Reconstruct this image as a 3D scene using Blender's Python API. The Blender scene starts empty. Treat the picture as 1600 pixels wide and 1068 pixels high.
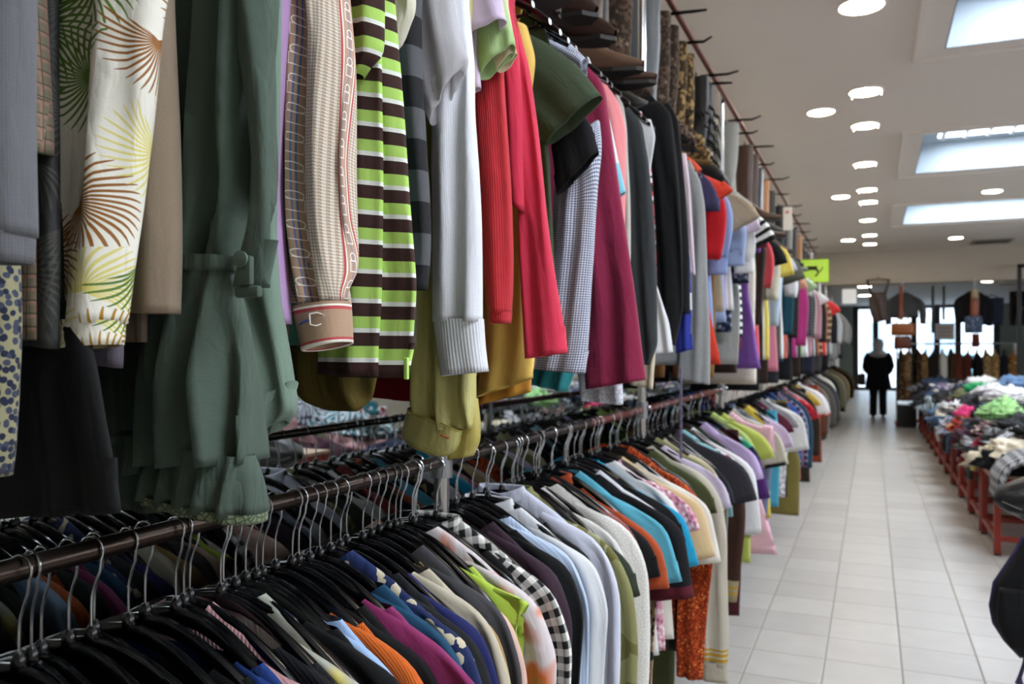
import bpy, bmesh, math, random
import numpy as np
from mathutils import Vector, Matrix, Euler
S = bpy.context.scene
COL = S.collection
PI = math.pi
# ------------------------------------------------------------------ camera, world, lights, exposure
F_PX, HORIZ, VPX = 1297.0, 549.0, 1362.0
CAM_H = 1.45
YAW = math.atan((VPX - 800) / F_PX)
cy_, sy_ = math.cos(YAW), math.sin(YAW)
cam = bpy.data.cameras.new('camera')
cam.sensor_width = 22.2; cam.lens = 22.2 * F_PX / 1600.0
cam.shift_y = (HORIZ - 534.0) / 1600.0
cam.clip_start = 0.05; cam.clip_end = 200
cam.dof.use_dof = True; cam.dof.focus_distance = 1.08; cam.dof.aperture_fstop = 4.2
camo = bpy.data.objects.new('camera', cam); COL.objects.link(camo)
camo.location = (0, 0, CAM_H); camo.rotation_euler = (PI / 2, 0, YAW)
S.camera = camo
S.view_settings.view_transform = 'Standard'; S.view_settings.look = 'None'
S.view_settings.gamma = 1.0; S.view_settings.use_curve_mapping = False
S.view_settings.exposure = 0.72
S.cycles.max_bounces = 8; S.cycles.diffuse_bounces = 6; S.cycles.glossy_bounces = 3
S.cycles.transmission_bounces = 4; S.cycles.transparent_max_bounces = 6
S.cycles.caustics_reflective = False; S.cycles.caustics_refractive = False
S.cycles.sample_clamp_indirect = 6.0
W = bpy.data.worlds.new('sky'); S.world = W; W.use_nodes = True
wb = W.node_tree.nodes['Background']
wb.inputs[0].default_value = (0.80, 0.90, 1.0, 1); wb.inputs[1].default_value = 4.0
SKY_PANE = 11.5      # brightness of the daylit skylight panes
LAMP_DISC = 30.0    # brightness of the recessed lamps' diffusers

ADDED_CLERESTORY = 3.2    # brightness of the unseen side windows added to light ceiling and clothes

# ------------------------------------------------------------------ pixel helpers (1600x1068 frame) used while laying things out
def on_y(px, py, Y):
    u = (px - 800) / F_PX
    d = Y / (cy_ + sy_ * u)
    return (d * (-sy_ + cy_ * u), CAM_H + (HORIZ - py) / F_PX * d)
def on_x(px, py, X):
    u = (px - 800) / F_PX
    d = X / (-sy_ + cy_ * u)
    return (d * (cy_ + sy_ * u), CAM_H + (HORIZ - py) / F_PX * d)

# ------------------------------------------------------------------ materials
def lin(h):
    h = h.lstrip('#')
    if len(h) == 3: h = ''.join(c * 2 for c in h)
    v = [int(h[i:i + 2], 16) / 255 for i in (0, 2, 4)]
    return tuple((c / 12.92 if c <= 0.04045 else ((c + 0.055) / 1.055) ** 2.4) for c in v) + (1.0,)
class NT:
    def __init__(s, name):
        s.mat = bpy.data.materials.new(name); s.mat.use_nodes = True
        s.nt = s.mat.node_tree; s.b = s.nt.nodes['Principled BSDF']; s.out = s.nt.nodes['Material Output']
        s._uv = None
    def n(s, t): return s.nt.nodes.new(t)
    def link(s, a, b): s.nt.links.new(a, b)
    def setin(s, sock, v):
        if isinstance(v, bpy.types.NodeSocket): s.link(v, sock)
        else: sock.default_value = v
    def m(s, op, a, b=None, c=None):
        nd = s.n('ShaderNodeMath'); nd.operation = op
        for i, v in enumerate((a, b, c)):
            if v is not None: s.setin(nd.inputs[i], v)
        return nd.outputs[0]
    def mix(s, f, a, b):
        nd = s.n('ShaderNodeMix'); nd.data_type = 'RGBA'
        s.setin(nd.inputs[0], f); s.setin(nd.inputs[6], a); s.setin(nd.inputs[7], b)
        return nd.outputs[2]
    def uv(s):
        if s._uv is None:
            t = s.n('ShaderNodeUVMap'); t.uv_map = 'UVMap'
            q = s.n('ShaderNodeSeparateXYZ'); s.link(t.outputs[0], q.inputs[0])
            s._uv = (q.outputs[0], q.outputs[1], t.outputs[0])
        return s._uv
    def obj(s):
        t = s.n('ShaderNodeTexCoord'); return t.outputs['Object']
    def vec(s, x, y, z=0.0):
        q = s.n('ShaderNodeCombineXYZ'); s.setin(q.inputs[0], x); s.setin(q.inputs[1], y); s.setin(q.inputs[2], z); return q.outputs[0]
    def noise(s, v, scale, detail=2.0, rough=0.5, out='Fac'):
        q = s.n('ShaderNodeTexNoise'); s.link(v, q.inputs['Vector']); q.inputs['Scale'].default_value = scale
        q.inputs['Detail'].default_value = detail; q.inputs['Roughness'].default_value = rough; return q.outputs[out]
    def voro(s, v, scale, feature='F1'):
        q = s.n('ShaderNodeTexVoronoi'); q.feature = feature; q.voronoi_dimensions = '2D'; s.link(v, q.inputs['Vector']); q.inputs['Scale'].default_value = scale; return q
    def ramp(s, f, stops, const=False):
        q = s.n('ShaderNodeValToRGB'); cr = q.color_ramp
        if const: cr.interpolation = 'CONSTANT'
        while len(cr.elements) < len(stops): cr.elements.new(1.0)
        for e, (p, c) in zip(cr.elements, stops): e.position = p; e.color = c
        s.setin(q.inputs[0], f); return q.outputs[0]
    def color(s, c): s.setin(s.b.inputs['Base Color'], c)
    def bump(s, h, strength=0.3, dist=0.002, prev=None):
        q = s.n('ShaderNodeBump'); q.inputs['Strength'].default_value = strength; q.inputs['Distance'].default_value = dist
        s.setin(q.inputs['Height'], h)
        if prev is not None: s.link(prev, q.inputs['Normal'])
        return q.outputs[0]
_mats = {}
def simple(name, hexc, rough=0.6, metal=0.0, emit=0.0, emit_col=None, coat=0.0, bump=0.0, bscale=60, spec=None, var=0.0):
    if name in _mats: return _mats[name]
    t = NT(name); t.color(lin(hexc)); t.b.inputs['Roughness'].default_value = rough; t.b.inputs['Metallic'].default_value = metal
    if coat: t.b.inputs['Coat Weight'].default_value = coat; t.b.inputs['Coat Roughness'].default_value = 0.15
    if spec is not None: t.b.inputs['Specular IOR Level'].default_value = spec
    if emit: t.b.inputs['Emission Color'].default_value = lin(emit_col or hexc); t.b.inputs['Emission Strength'].default_value = emit
    if bump or var:
        nz = t.noise(t.obj(), bscale, 3.0)
        if bump: t.setin(t.b.inputs['Normal'], t.bump(nz, bump, 0.004))
        if var:
            c = lin(hexc); d = tuple(x * (1 - var) for x in c[:3]) + (1,)
            t.color(t.mix(nz, d, c))
    _mats[name] = t.mat; return t.mat

def fab(kind, c1, c2='#ffffff', c3=None, p=0.02, rough=0.88, bands=(), crease=0.35, **kw):
    key = (kind, c1, c2, c3, p, rough, tuple(bands), crease, tuple(sorted(kw.items())))
    if key in _mats: return _mats[key]
    t = NT('fabric_%s_%d' % (kind, len(_mats)))
    u, v, uv = t.uv()
    A, B = lin(c1), lin(c2); C = lin(c3) if c3 else A
    sheen = 0.10 if sum(A[:3]) > 0.3 else 0.02
    fine = None
    def fr(x, per, off=0.0): return t.m('FRACT', t.m('ADD', t.m('DIVIDE', x, per), off))
    col = A
    if kind in ('plain', 'satin', 'leather', 'knit', 'rib', 'terry', 'velvet'):
        nz = t.noise(uv, 9.0, 3.0)
        dk = tuple(x * 0.78 for x in A[:3]) + (1,)
        hz_ = t.noise(uv, 420.0, 2.0)
        col = t.mix(t.m('MULTIPLY_ADD', hz_, 0.9, t.m('MULTIPLY_ADD', nz, 0.6, -0.25)), dk, A)
        if kind == 'satin': rough = 0.38
        if kind == 'leather': rough = 0.42
        if kind in ('knit', 'rib'):
            per = kw.get('rp', 0.0026 if kind == 'knit' else 0.006)
            fine = t.m('MULTIPLY', t.m('SINE', t.m('MULTIPLY', u, 2 * PI / per)), 0.15 if kind == 'knit' else 0.8)
            if kind == 'knit':
                fine = t.m('ADD', fine, t.m('MULTIPLY', t.m('SINE', t.m('MULTIPLY', v, 2 * PI / 0.0032)), 0.08))
    elif kind == 'stripes':      # list of (hex,width) round and round up the cloth
        seq = kw['seq']; per = sum(w for _, w in seq); acc = 0; stops = []
        for h, w in seq: stops.append((acc / per, lin(h))); acc += w
        col = t.ramp(fr(v, per, kw.get('off', 0.0)), stops, True)
    elif kind == 'vstripes':
        col = t.mix(t.m('GREATER_THAN', fr(u, p), kw.get('w', 0.5)), A, B)
    elif kind == 'gingham':
        a = t.m('GREATER_THAN', fr(u, p), 0.5); b = t.m('GREATER_THAN', fr(v, p), 0.5)
        f = t.m('MULTIPLY', t.m('ADD', a, b), 0.5)
        md = tuple(0.45 * x + 0.55 * y for x, y in zip(A, B))
        col = t.ramp(f, [(0, B), (0.25, md), (0.75, A)], True)
    elif kind == 'houndstooth':
        a = t.m('GREATER_THAN', fr(u, p), 0.5); b = t.m('GREATER_THAN', fr(v, p), 0.5)
        tw = t.m('GREATER_THAN', fr(t.m('ADD', u, v), p / 2), 0.5)
        same = t.m('COMPARE', a, b, 0.1)
        f = t.m('ADD', t.m('MULTIPLY', same, a), t.m('MULTIPLY', t.m('SUBTRACT', 1.0, same), tw))
        col = t.mix(f, A, B)
        if c3:
            # tan bands with red piping and linked bit-and-strap outlines in white and blue
            bp = 0.062
            w_ = t.m('ADD', u, t.m('MULTIPLY', t.m('SINE', t.m('MULTIPLY', v, 5.0)), 0.004))
            x = t.m('SUBTRACT', t.m('MULTIPLY', fr(w_, bp, 0.5), bp), bp / 2)
            ax = t.m('ABSOLUTE', x)
            ib = t.m('LESS_THAN', ax, 0.0105)
            col = t.mix(ib, col, C)
            pip = t.m('COMPARE', ax, 0.0135, 0.0012); col = t.mix(pip, col, lin('#b4484a'))
            pip2 = t.m('COMPARE', ax, 0.0112, 0.0008); col = t.mix(pip2, col, lin('#eee6da'))
            lp = 0.036
            y = t.m('SUBTRACT', t.m('MULTIPLY', fr(v, lp), lp), lp / 2)
            strap = t.m('MULTIPLY', t.m('COMPARE', ax, 0.0012, 0.0005), ib)
            col = t.mix(strap, col, lin('#66759f'))
            by = t.m('SUBTRACT', t.m('ABSOLUTE', t.m('ADD', y, 0.004)), 0.007); bx = t.m('SUBTRACT', ax, 0.0062)
            dd = t.m('MAXIMUM', bx, by); col = t.mix(t.m('COMPARE', dd, 0.0, 0.00055), col, lin('#f4efe6'))
            r2 = t.m('SQRT', t.m('ADD', t.m('POWER', ax, 2.0), t.m('POWER', t.m('SUBTRACT', y, 0.008), 2.0)))
            col = t.mix(t.m('COMPARE', r2, 0.0052, 0.0006), col, lin('#f4efe6'))
    elif kind == 'palm':
        for lay, (ox, oy) in enumerate(((0.0, 0.0), (0.047, 0.052))):
            uo_, vo_ = t.m('ADD', u, ox), t.m('ADD', v, oy)
            q = t.voro(t.vec(uo_, vo_), kw.get('sc', 9.5)); q.inputs['Randomness'].default_value = 0.35
            su = t.n('ShaderNodeSeparateXYZ'); t.link(q.outputs['Position'], su.inputs[0])
            dx = t.m('SUBTRACT', uo_, su.outputs[0]); dy = t.m('SUBTRACT', vo_, su.outputs[1])
            rw = t.m('SQRT', t.m('ADD', t.m('MULTIPLY', dx, dx), t.m('MULTIPLY', dy, dy)))
            sc3 = t.n('ShaderNodeSeparateColor'); t.link(q.outputs['Color'], sc3.inputs[0])
            a0 = t.m('ADD', t.m('ARCTAN2', dy, dx), t.m('MULTIPLY', sc3.outputs[1], 6.28))
            ang = t.m('ADD', a0, t.m('MULTIPLY', rw, 9.0))
            st = t.m('SINE', t.m('MULTIPLY', ang, 37.0))
            thr = t.m('SUBTRACT', t.m('MULTIPLY', rw, 44.0), 1.35)      # solid at the heart, thin strokes outward
            on = t.m('GREATER_THAN', st, thr)
            fan = t.m('GREATER_THAN', t.m('COSINE', a0), -0.35)
            on = t.m('MULTIPLY', on, fan)
            ink = t.ramp(sc3.outputs[0], [(0, lin(kw.get('i1', '#a8801c'))), (0.36, lin(kw.get('i2', '#58792c'))), (0.62, lin(kw.get('i3', '#8e5a1e'))), (0.85, lin(kw.get('i4', '#d9cf7a')))], True)
            col = t.mix(on, col, ink)
        rough = kw.get('rg', 0.45)
    elif kind == 'floral':
        q = t.voro(uv, kw.get('sc', 24.0))
        d2 = t.m('ADD', q.outputs['Distance'], t.m('MULTIPLY', t.m('SUBTRACT', t.noise(uv, 90.0), 0.5), 0.5))
        sc3 = t.n('ShaderNodeSeparateColor'); t.link(q.outputs['Color'], sc3.inputs[0])
        ink = t.mix(t.m('GREATER_THAN', sc3.outputs[0], 0.55), B, C)
        col = t.mix(t.m('LESS_THAN', d2, kw.get('th', 0.38)), A, ink)
    elif kind == 'blotch':       # watery print
        nz = t.noise(uv, kw.get('sc', 11.0), 2.0)
        col = t.ramp(nz, [(0.30, B), (0.44, A), (0.56, A), (0.64, C), (0.80, lin(kw.get('c4', '#7d8a3a')))])
    elif kind == 'camo':
        nz = t.noise(uv, kw.get('sc', 8.0), 3.0)
        col = t.ramp(nz, [(0.0, A), (0.46, B), (0.56, C)], True)
    elif kind == 'tweed':
        nz = t.noise(uv, 240.0, 2.0)
        col = t.mix(t.m('MULTIPLY_ADD', t.m('SUBTRACT', nz, 0.5), 2.6, 0.5), A, B)
    elif kind == 'check':
        a = t.m('GREATER_THAN', fr(u, p), 0.72); b = t.m('GREATER_THAN', fr(v, p), 0.72)
        col = t.mix(t.m('MAXIMUM', a, b), A, B)
        if c3:
            a2 = t.m('LESS_THAN', fr(u, p), 0.1); b2 = t.m('LESS_THAN', fr(v, p), 0.1)
            col = t.mix(t.m('MAXIMUM', a2, b2), col, C)
    elif kind == 'dots':
        x = t.m('SUBTRACT', fr(u, p), 0.5); y = t.m('SUBTRACT', fr(v, kw.get('pv', p)), 0.5)
        r = t.m('SQRT', t.m('ADD', t.m('MULTIPLY', x, x), t.m('MULTIPLY', y, y)))
        col = t.mix(t.m('LESS_THAN', r, kw.get('th', 0.2)), A, B)
    elif kind == 'boucle':
        q = t.voro(uv, kw.get('sc', 190.0)); sc3 = t.n('ShaderNodeSeparateColor'); t.link(q.outputs['Color'], sc3.inputs[0])
        col = t.ramp(sc3.outputs[0], [(0, A), (0.55, B), (0.93, C)], True)
        fine = t.m('MULTIPLY', q.outputs['Distance'], -3.0)
    elif kind == 'lace':
        q = t.voro(uv, kw.get('sc', 70.0), 'DISTANCE_TO_EDGE')
        col = t.mix(t.m('LESS_THAN', q.outputs['Distance'], 0.1), A, B); fine = t.m('MULTIPLY', q.outputs['Distance'], 2.0)
    elif kind == 'nordic':       # zig-zag and diamond bands
        x = t.m('ABSOLUTE', t.m('SUBTRACT', fr(u, p), 0.5)); y = t.m('ABSOLUTE', t.m('SUBTRACT', fr(v, p * 1.4), 0.5))
        dd = t.m('ADD', x, y)
        f = t.m('GREATER_THAN', t.m('FRACT', t.m('MULTIPLY', dd, 3.0)), 0.55)
        col = t.mix(f, A, B)
    for (v0, v1, h) in bands:
        f = t.m('MULTIPLY', t.m('GREATER_THAN', v, v0), t.m('LESS_THAN', v, v1))
        col = t.mix(f, col, lin(h))
    t.color(col)
    b = t.b
    b.inputs['Roughness'].default_value = rough
    b.inputs['Sheen Weight'].default_value = sheen if rough > 0.6 else 0.0
    b.inputs['Specular IOR Level'].default_value = 0.25 if rough > 0.6 else 0.45
    # creases hang down the cloth, weave grain on top
    cr = t.noise(t.vec(t.m('MULTIPLY', u, 34.0), t.m('MULTIPLY', v, 9.0)), 1.0, 3.0)
    rg = t.m('ABSOLUTE', t.m('SUBTRACT', cr, 0.5))          # sharp-edged creases
    rg = t.m('POWER', t.m('SUBTRACT', 1.0, t.m('MULTIPLY', rg, 2.0)), 4.0)
    cr2 = t.noise(t.vec(t.m('MULTIPLY', u, 16.0), t.m('MULTIPLY', v, 13.0), 3.7), 1.0, 2.0)
    hgt = t.m('ADD', t.m('MULTIPLY', rg, 0.16), t.m('MULTIPLY', t.m('ADD', cr, cr2), 0.75))
    nb = t.bump(hgt, min(1.0, crease * 0.75), 0.016)
    wv = fine if fine is not None else t.noise(uv, 700.0, 1.0)
    nb = t.bump(wv, 0.35 if fine is not None else 0.18, 0.0012, nb)
    hv = kw.get('hem', 0.026)
    hl = t.m('COMPARE', v, hv, 0.0012)
    nb = t.bump(t.m('MULTIPLY', hl, -1.0), 0.5, 0.002, nb)
    t.link(nb, b.inputs['Normal'])
    if kind == 'plain' and kw.get('sheer'):
        b.inputs['Alpha'].default_value = kw['sheer']
    _mats[key] = t.mat
    return t.mat

# ------------------------------------------------------------------ object helpers
def tag(o, label=None, cat=None, group=None, kind=None):
    if label: o['label'] = label
    if cat: o['category'] = cat
    if group: o['group'] = group
    if kind: o['kind'] = kind
    return o
def thing(name, loc, label, cat, group=None, rz=0.0):
    o = bpy.data.objects.new(name, None); o.empty_display_size = 0.05
    COL.objects.link(o); o.location = loc; o.rotation_euler = (0, 0, rz)
    return tag(o, label, cat, group)
def mesh_obj(name, verts, faces, mat, parent=None, uvs=None, smooth=True):
    me = bpy.data.meshes.new(name)
    me.from_pydata(verts, [], faces)
    if uvs is not None:
        l = me.uv_layers.new(name='UVMap'); l.data.foreach_set('uv', np.asarray(uvs, dtype=np.float32).ravel())
    if smooth: me.polygons.foreach_set('use_smooth', np.ones(len(me.polygons), dtype=bool))
    me.materials.append(mat)
    o = bpy.data.objects.new(name, me); COL.objects.link(o)
    if parent: o.parent = parent
    me.update()
    return o
class MB:
    """collects boxes, tubes, discs into one mesh"""
    def __init__(s): s.v = []; s.f = []
    def add(s, v, f):
        k = len(s.v); s.v += [tuple(q) for q in v]; s.f += [tuple(i + k for i in q) for q in f]; return s
    def box(s, x0, x1, y0, y1, z0, z1, ch=0.0):
        if ch <= 0:
            v = [(x, y, z) for z in (z0, z1) for y in (y0, y1) for x in (x0, x1)]
            return s.add(v, [(0, 2, 3, 1), (4, 5, 7, 6), (0, 1, 5, 4), (2, 6, 7, 3), (0, 4, 6, 2), (1, 3, 7, 5)])
        bm = bmesh.new(); bmesh.ops.create_cube(bm, size=1.0)
        for q in bm.verts: q.co = ((x0 + x1) / 2 + q.co.x * (x1 - x0), (y0 + y1) / 2 + q.co.y * (y1 - y0), (z0 + z1) / 2 + q.co.z * (z1 - z0))
        bmesh.ops.bevel(bm, geom=bm.edges[:], offset=ch, segments=2, affect='EDGES', profile=0.5)
        bm.verts.index_update()
        s.add([q.co[:] for q in bm.verts], [[q.index for q in f.verts] for f in bm.faces]); bm.free(); return s
    def tube(s, pts, r, n=10, cap=True):
        pts = [Vector(q) for q in pts]; m = len(pts)
        rr = r if hasattr(r, '__len__') else [r] * m
        up = None; v = []
        for i, q in enumerate(pts):
            tdir = (pts[min(i + 1, m - 1)] - pts[max(i - 1, 0)]).normalized()
            if up is None:
                up = Vector((0, 0, 1)) if abs(tdir.z) < 0.9 else Vector((1, 0, 0))
            a = tdir.cross(up).normalized(); b_ = a.cross(tdir).normalized(); up = b_
            for k in range(n):
                w = 2 * PI * k / n; v.append(q + (a * math.cos(w) + b_ * math.sin(w)) * rr[i])
        f = [(i * n + k, i * n + (k + 1) % n, (i + 1) * n + (k + 1) % n, (i + 1) * n + k) for i in range(m - 1) for k in range(n)]
        if cap: f += [tuple(range(n))[::-1], tuple((m - 1) * n + k for k in range(n))]
        return s.add(v, f)
    def lathe(s, prof, c=(0, 0, 0), n=24, axis='z'):
        v = []
        for (r, h) in prof:
            for k in range(n):
                w = 2 * PI * k / n
                p = (r * math.cos(w), r * math.sin(w), h)
                if axis == 'y': p = (p[0], p[2], p[1])
                if axis == 'x': p = (p[2], p[0], p[1])
                v.append((p[0] + c[0], p[1] + c[1], p[2] + c[2]))
        m = len(prof)
        f = [(i * n + k, i * n + (k + 1) % n, (i + 1) * n + (k + 1) % n, (i + 1) * n + k) for i in range(m - 1) for k in range(n)]
        f += [tuple(range(n))[::-1], tuple((m - 1) * n + k for k in range(n))]
        return s.add(v, f)
    def build(s, name, mat, parent=None, smooth=False):
        o = mesh_obj(name, s.v, s.f, mat, parent, None, False)
        if smooth:
            me = o.data; me.polygons.foreach_set('use_smooth', np.ones(len(me.polygons), dtype=bool))
            try: me.set_sharp_from_angle(angle=math.radians(40))
            except Exception: pass
        return o

def resample(L, R, D, Yc, step):
    L = np.array(L, float); R = np.array(R, float)
    n = len(L); D = np.broadcast_to(np.array(D, float), (n,)).copy(); Yc = np.broadcast_to(np.array(Yc, float), (n,)).copy()
    mid = (L + R) / 2; seg = np.linalg.norm(np.diff(mid, axis=0), axis=1); s = np.concatenate([[0], np.cumsum(seg)])
    m = max(4, int(s[-1] / step) + 1); q = np.linspace(0, s[-1], m)
    def it(a): return np.interp(q, s, a)
    out = [np.stack([it(L[:, 0]), it(L[:, 1])], 1), np.stack([it(R[:, 0]), it(R[:, 1])], 1), it(D), it(Yc)]
    for a in out:      # soften corners, keep the ends
        for _ in range(3):
            a[1:-1] = 0.5 * a[1:-1] + 0.25 * (a[:-2] + a[2:])
    return out[0], out[1], out[2], out[3], s[-1] - q

def cloth(name, L, R, D, mat, parent, Yc=0.0, SEG=24, step=0.015, fold=(0.006, 0.06), seed=0, lip=True, cap=False, drop=0.0, v0=0.0, crumple=0.0, origin=(0, 0, 0), frontdrop_rows=0, wob=0.003, swirl=0.0):
    """a hanging cloth tube: L and R are the two edges (x,z) row by row from the top, D its half thickness"""
    rnd = random.Random(seed * 7 + 3)
    L, R, D, Yc, v = resample(L, R, D, Yc, step)
    n = len(L); th = np.linspace(0, 2 * PI, SEG, endpoint=False)
    c, s = np.cos(th), np.sin(th)
    cx = np.sign(c) * np.abs(c) ** 0.85; sy = np.sign(s) * np.abs(s) ** 0.75
    mid = (L + R) / 2; half = (R - L) / 2; hw = np.linalg.norm(half, axis=1)
    P = np.zeros((n, SEG, 3))
    P[:, :, 0] = mid[:, 0:1] + half[:, 0:1] * cx; P[:, :, 2] = mid[:, 1:2] + half[:, 1:2] * cx
    P[:, :, 1] = Yc[:, None] + D[:, None] * sy
    A, lam = fold
    ph = [rnd.uniform(0, 6.28) for _ in range(6)]
    sc = hw[:, None] * cx[None, :]; vv = (v[0] - v)[:, None]
    grow = np.clip((v[0] - v) / max(0.12, 0.3 * v[0]), 0.15, 1.0)[:, None]
    fy = np.sin(2 * PI * sc / lam + ph[0] + 1.1 * np.sin(vv * 5.0 + ph[1]) + swirl * vv) + 0.5 * np.sin(2 * PI * sc / (lam * 0.57) + ph[2] + 0.9 * np.sin(vv * 8 + ph[3]))
    P[:, :, 1] += A * grow * fy
    if crumple:
        P[:, :, 1] += crumple * np.sin(vv * 70 + 5 * np.sin(sc * 60 + ph[4])) * np.cos(sc * 45 + ph[5])
        P[:, :, 0] += crumple * 0.7 * np.sin(vv * 55 + ph[2]) * np.abs(cx)[None, :]
    if wob: P[:, :, 0] += wob * np.sin(vv * 11 + ph[4]) * grow
    if drop and frontdrop_rows:      # neckline scoops lower at the front
        for r in range(min(frontdrop_rows, n)):
            w = 1 - r / frontdrop_rows
            P[r, :, 2] -= drop * w * np.clip(-s, 0, 1) * np.clip(1 - np.abs(cx), 0, 1) ** 0.5
    V = v + v0
    rings = [P]; vs = [V]
    if lip:
        cen = P[-1].mean(axis=0)
        a = P[-1].copy(); a[:, 0] = cen[0] + (a[:, 0] - cen[0]) * 0.975; a[:, 1] = cen[1] + (a[:, 1] - cen[1]) * 0.80
        b = a.copy(); up = (mid[-2] - mid[-1]); up = up / (np.linalg.norm(up) + 1e-9) * min(0.05, 0.4 * v[0])
        b[:, 0] += up[0]; b[:, 2] += up[1]
        rings += [a[None], b[None]]; vs += [[v0 + 0.001], [v0 + 0.05]]
    P = np.concatenate(rings, 0); V = np.concatenate([np.asarray(x, float) for x in vs]); nn = len(P)
    hwx = np.concatenate([hw, np.full(nn - n, hw[-1])])
    uo = rnd.uniform(0, 0.3)
    Dx = np.concatenate([D, np.full(nn - n, D[-1])])
    # arc length round the tube, zero at the middle of the front, seam at the back
    kb = int(np.argmin(np.abs(th - PI / 2))); order = [(kb + j) % SEG for j in range(SEG + 1)]
    ex = hwx[:, None] * cx[order][None, :]; ey = Dx[:, None] * sy[order][None, :]
    cum = np.concatenate([np.zeros((nn, 1)), np.cumsum(np.hypot(np.diff(ex, axis=1), np.diff(ey, axis=1)), axis=1)], 1)
    cum = cum - cum[:, -1:] / 2 + uo
    U = np.zeros((nn, SEG)); U[:, order[:-1]] = cum[:, :-1]; Uend = cum[:, -1]
    i = np.arange(nn - 1)[:, None]; k = np.arange(SEG)[None, :]; k2 = (k + 1) % SEG
    q = np.stack([np.broadcast_to(i * SEG + k, (nn - 1, SEG)), np.broadcast_to(i * SEG + k2, (nn - 1, SEG)), np.broadcast_to((i + 1) * SEG + k2, (nn - 1, SEG)), np.broadcast_to((i + 1) * SEG + k, (nn - 1, SEG))], -1).reshape(-1, 4)
    Ul = U.reshape(-1)[q].copy(); Vl = np.repeat(V, SEG)[q]
    kk = np.tile(np.arange(SEG) == (kb - 1) % SEG, nn - 1)      # the last column closes the seam
    Ul[kk, 1] = Uend[:-1]; Ul[kk, 2] = Uend[1:]
    faces = q.tolist()
    uvs = np.stack([Ul, Vl], -1).reshape(-1, 2)
    if cap:
        faces.append(list(range(SEG))[::-1]); uvs = np.concatenate([uvs, np.stack([U[0][::-1], np.full(SEG, V[0])], -1)], 0)
    P = P.reshape(-1, 3) - np.array(origin)
    return mesh_obj(name, P.tolist(), faces, mat, parent, uvs)
# ------------------------------------------------------------------ the racks' measurements
RX = -0.80                 # both rails run along y above x = -0.80
LRZ, URZ = 1.228, 2.32     # heights of the lower and the upper rail
WALLX = -1.13
# common materials
m_blackplastic = simple('black_plastic', '#08090b', 0.20)
m_wire = simple('hook_wire', '#b9bcc0', 0.25, 1.0)
m_chrome = simple('chrome_post', '#d5d8da', 0.18, 1.0)
m_bronze = simple('bronze_rail', '#4a3f38', 0.28, 0.9)
m_redrail = simple('worn_red_paint', '#6a2a21', 0.4, 0.2, var=0.35, bscale=25)
m_redtable = simple('red_painted_steel', '#9a3322', 0.45, var=0.3, bscale=14)
m_white = simple('white_paint', '#e9e9e6', 0.6)
m_black = simple('black_paint', '#101112', 0.5)

HX = [0, .04, .08, .13, .18, .215]; HZ = [-.095, -.100, -.116, -.146, -.180, -.206]
def zh(x): return float(np.interp(abs(x), HX, HZ))

# ------------------------------------------------------------------ hangers
def hanger_meshes():
    b = MB(); N = 25
    V = []; K = 10
    for i in range(N):
        x = -.215 + .43 * i / (N - 1)
        t_ = abs(x) / .215
        hy = .0055 + .0065 * max(0, t_ - .35) / .65; hz = .0105 - .002 * t_
        if i in (0, N - 1): hy *= .7; hz *= .7
        for k in range(K):
            w = 2 * PI * k / K
            V.append((x, math.copysign(abs(math.cos(w)) ** .7, math.cos(w)) * hy, zh(x) - .010 + math.copysign(abs(math.sin(w)) ** .7, math.sin(w)) * hz))
    f = [(i * K + k, i * K + (k + 1) % K, (i + 1) * K + (k + 1) % K, (i + 1) * K + k) for i in range(N - 1) for k in range(K)]
    f += [tuple(range(K))[::-1], tuple((N - 1) * K + k for k in range(K))]
    b.add(V, f)
    b.lathe([(.005, -.108), (.008, -.104), (.0075, -.090), (.004, -.084)], n=12)
    b.box(-.17, .17, -.003, .003, -.199, -.192, .002)
    ob = b.build('hanger_body', m_blackplastic, smooth=True)
    h = MB(); pts = []
    for a in np.linspace(200, -32, 15): pts.append((.0155 * math.cos(math.radians(a)), 0, .0155 * math.sin(math.radians(a))))
    pts += [(.0115, 0, -.022), (.0055, 0, -.036), (.0008, 0, -.05), (0, 0, -.064), (0, 0, -.09)]
    h.tube(pts, .0016, 7)
    oh = h.build('hanger_hook', m_wire, smooth=True)
    d = (ob.data, oh.data)
    bpy.data.objects.remove(ob); bpy.data.objects.remove(oh)
    return d
HB, HH = hanger_meshes()
HANG_LABELS = set()
def hanger(Y, rz_, railz, desc, rail_name, x=None):
    lab = 'black plastic hanger on the %s rail holding the %s' % (rail_name, desc)
    t = thing('clothes_hanger', (RX if x is None else x, Y, railz), lab, 'hanger', 'black hangers on the %s rail' % rail_name, rz_)
    for nm, me in (('body', HB), ('hook', HH)):
        o = bpy.data.objects.new(nm, me); COL.objects.link(o); o.parent = t
        if nm == 'hook': o['label'] = 'bent steel wire hook'
    return t

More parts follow.
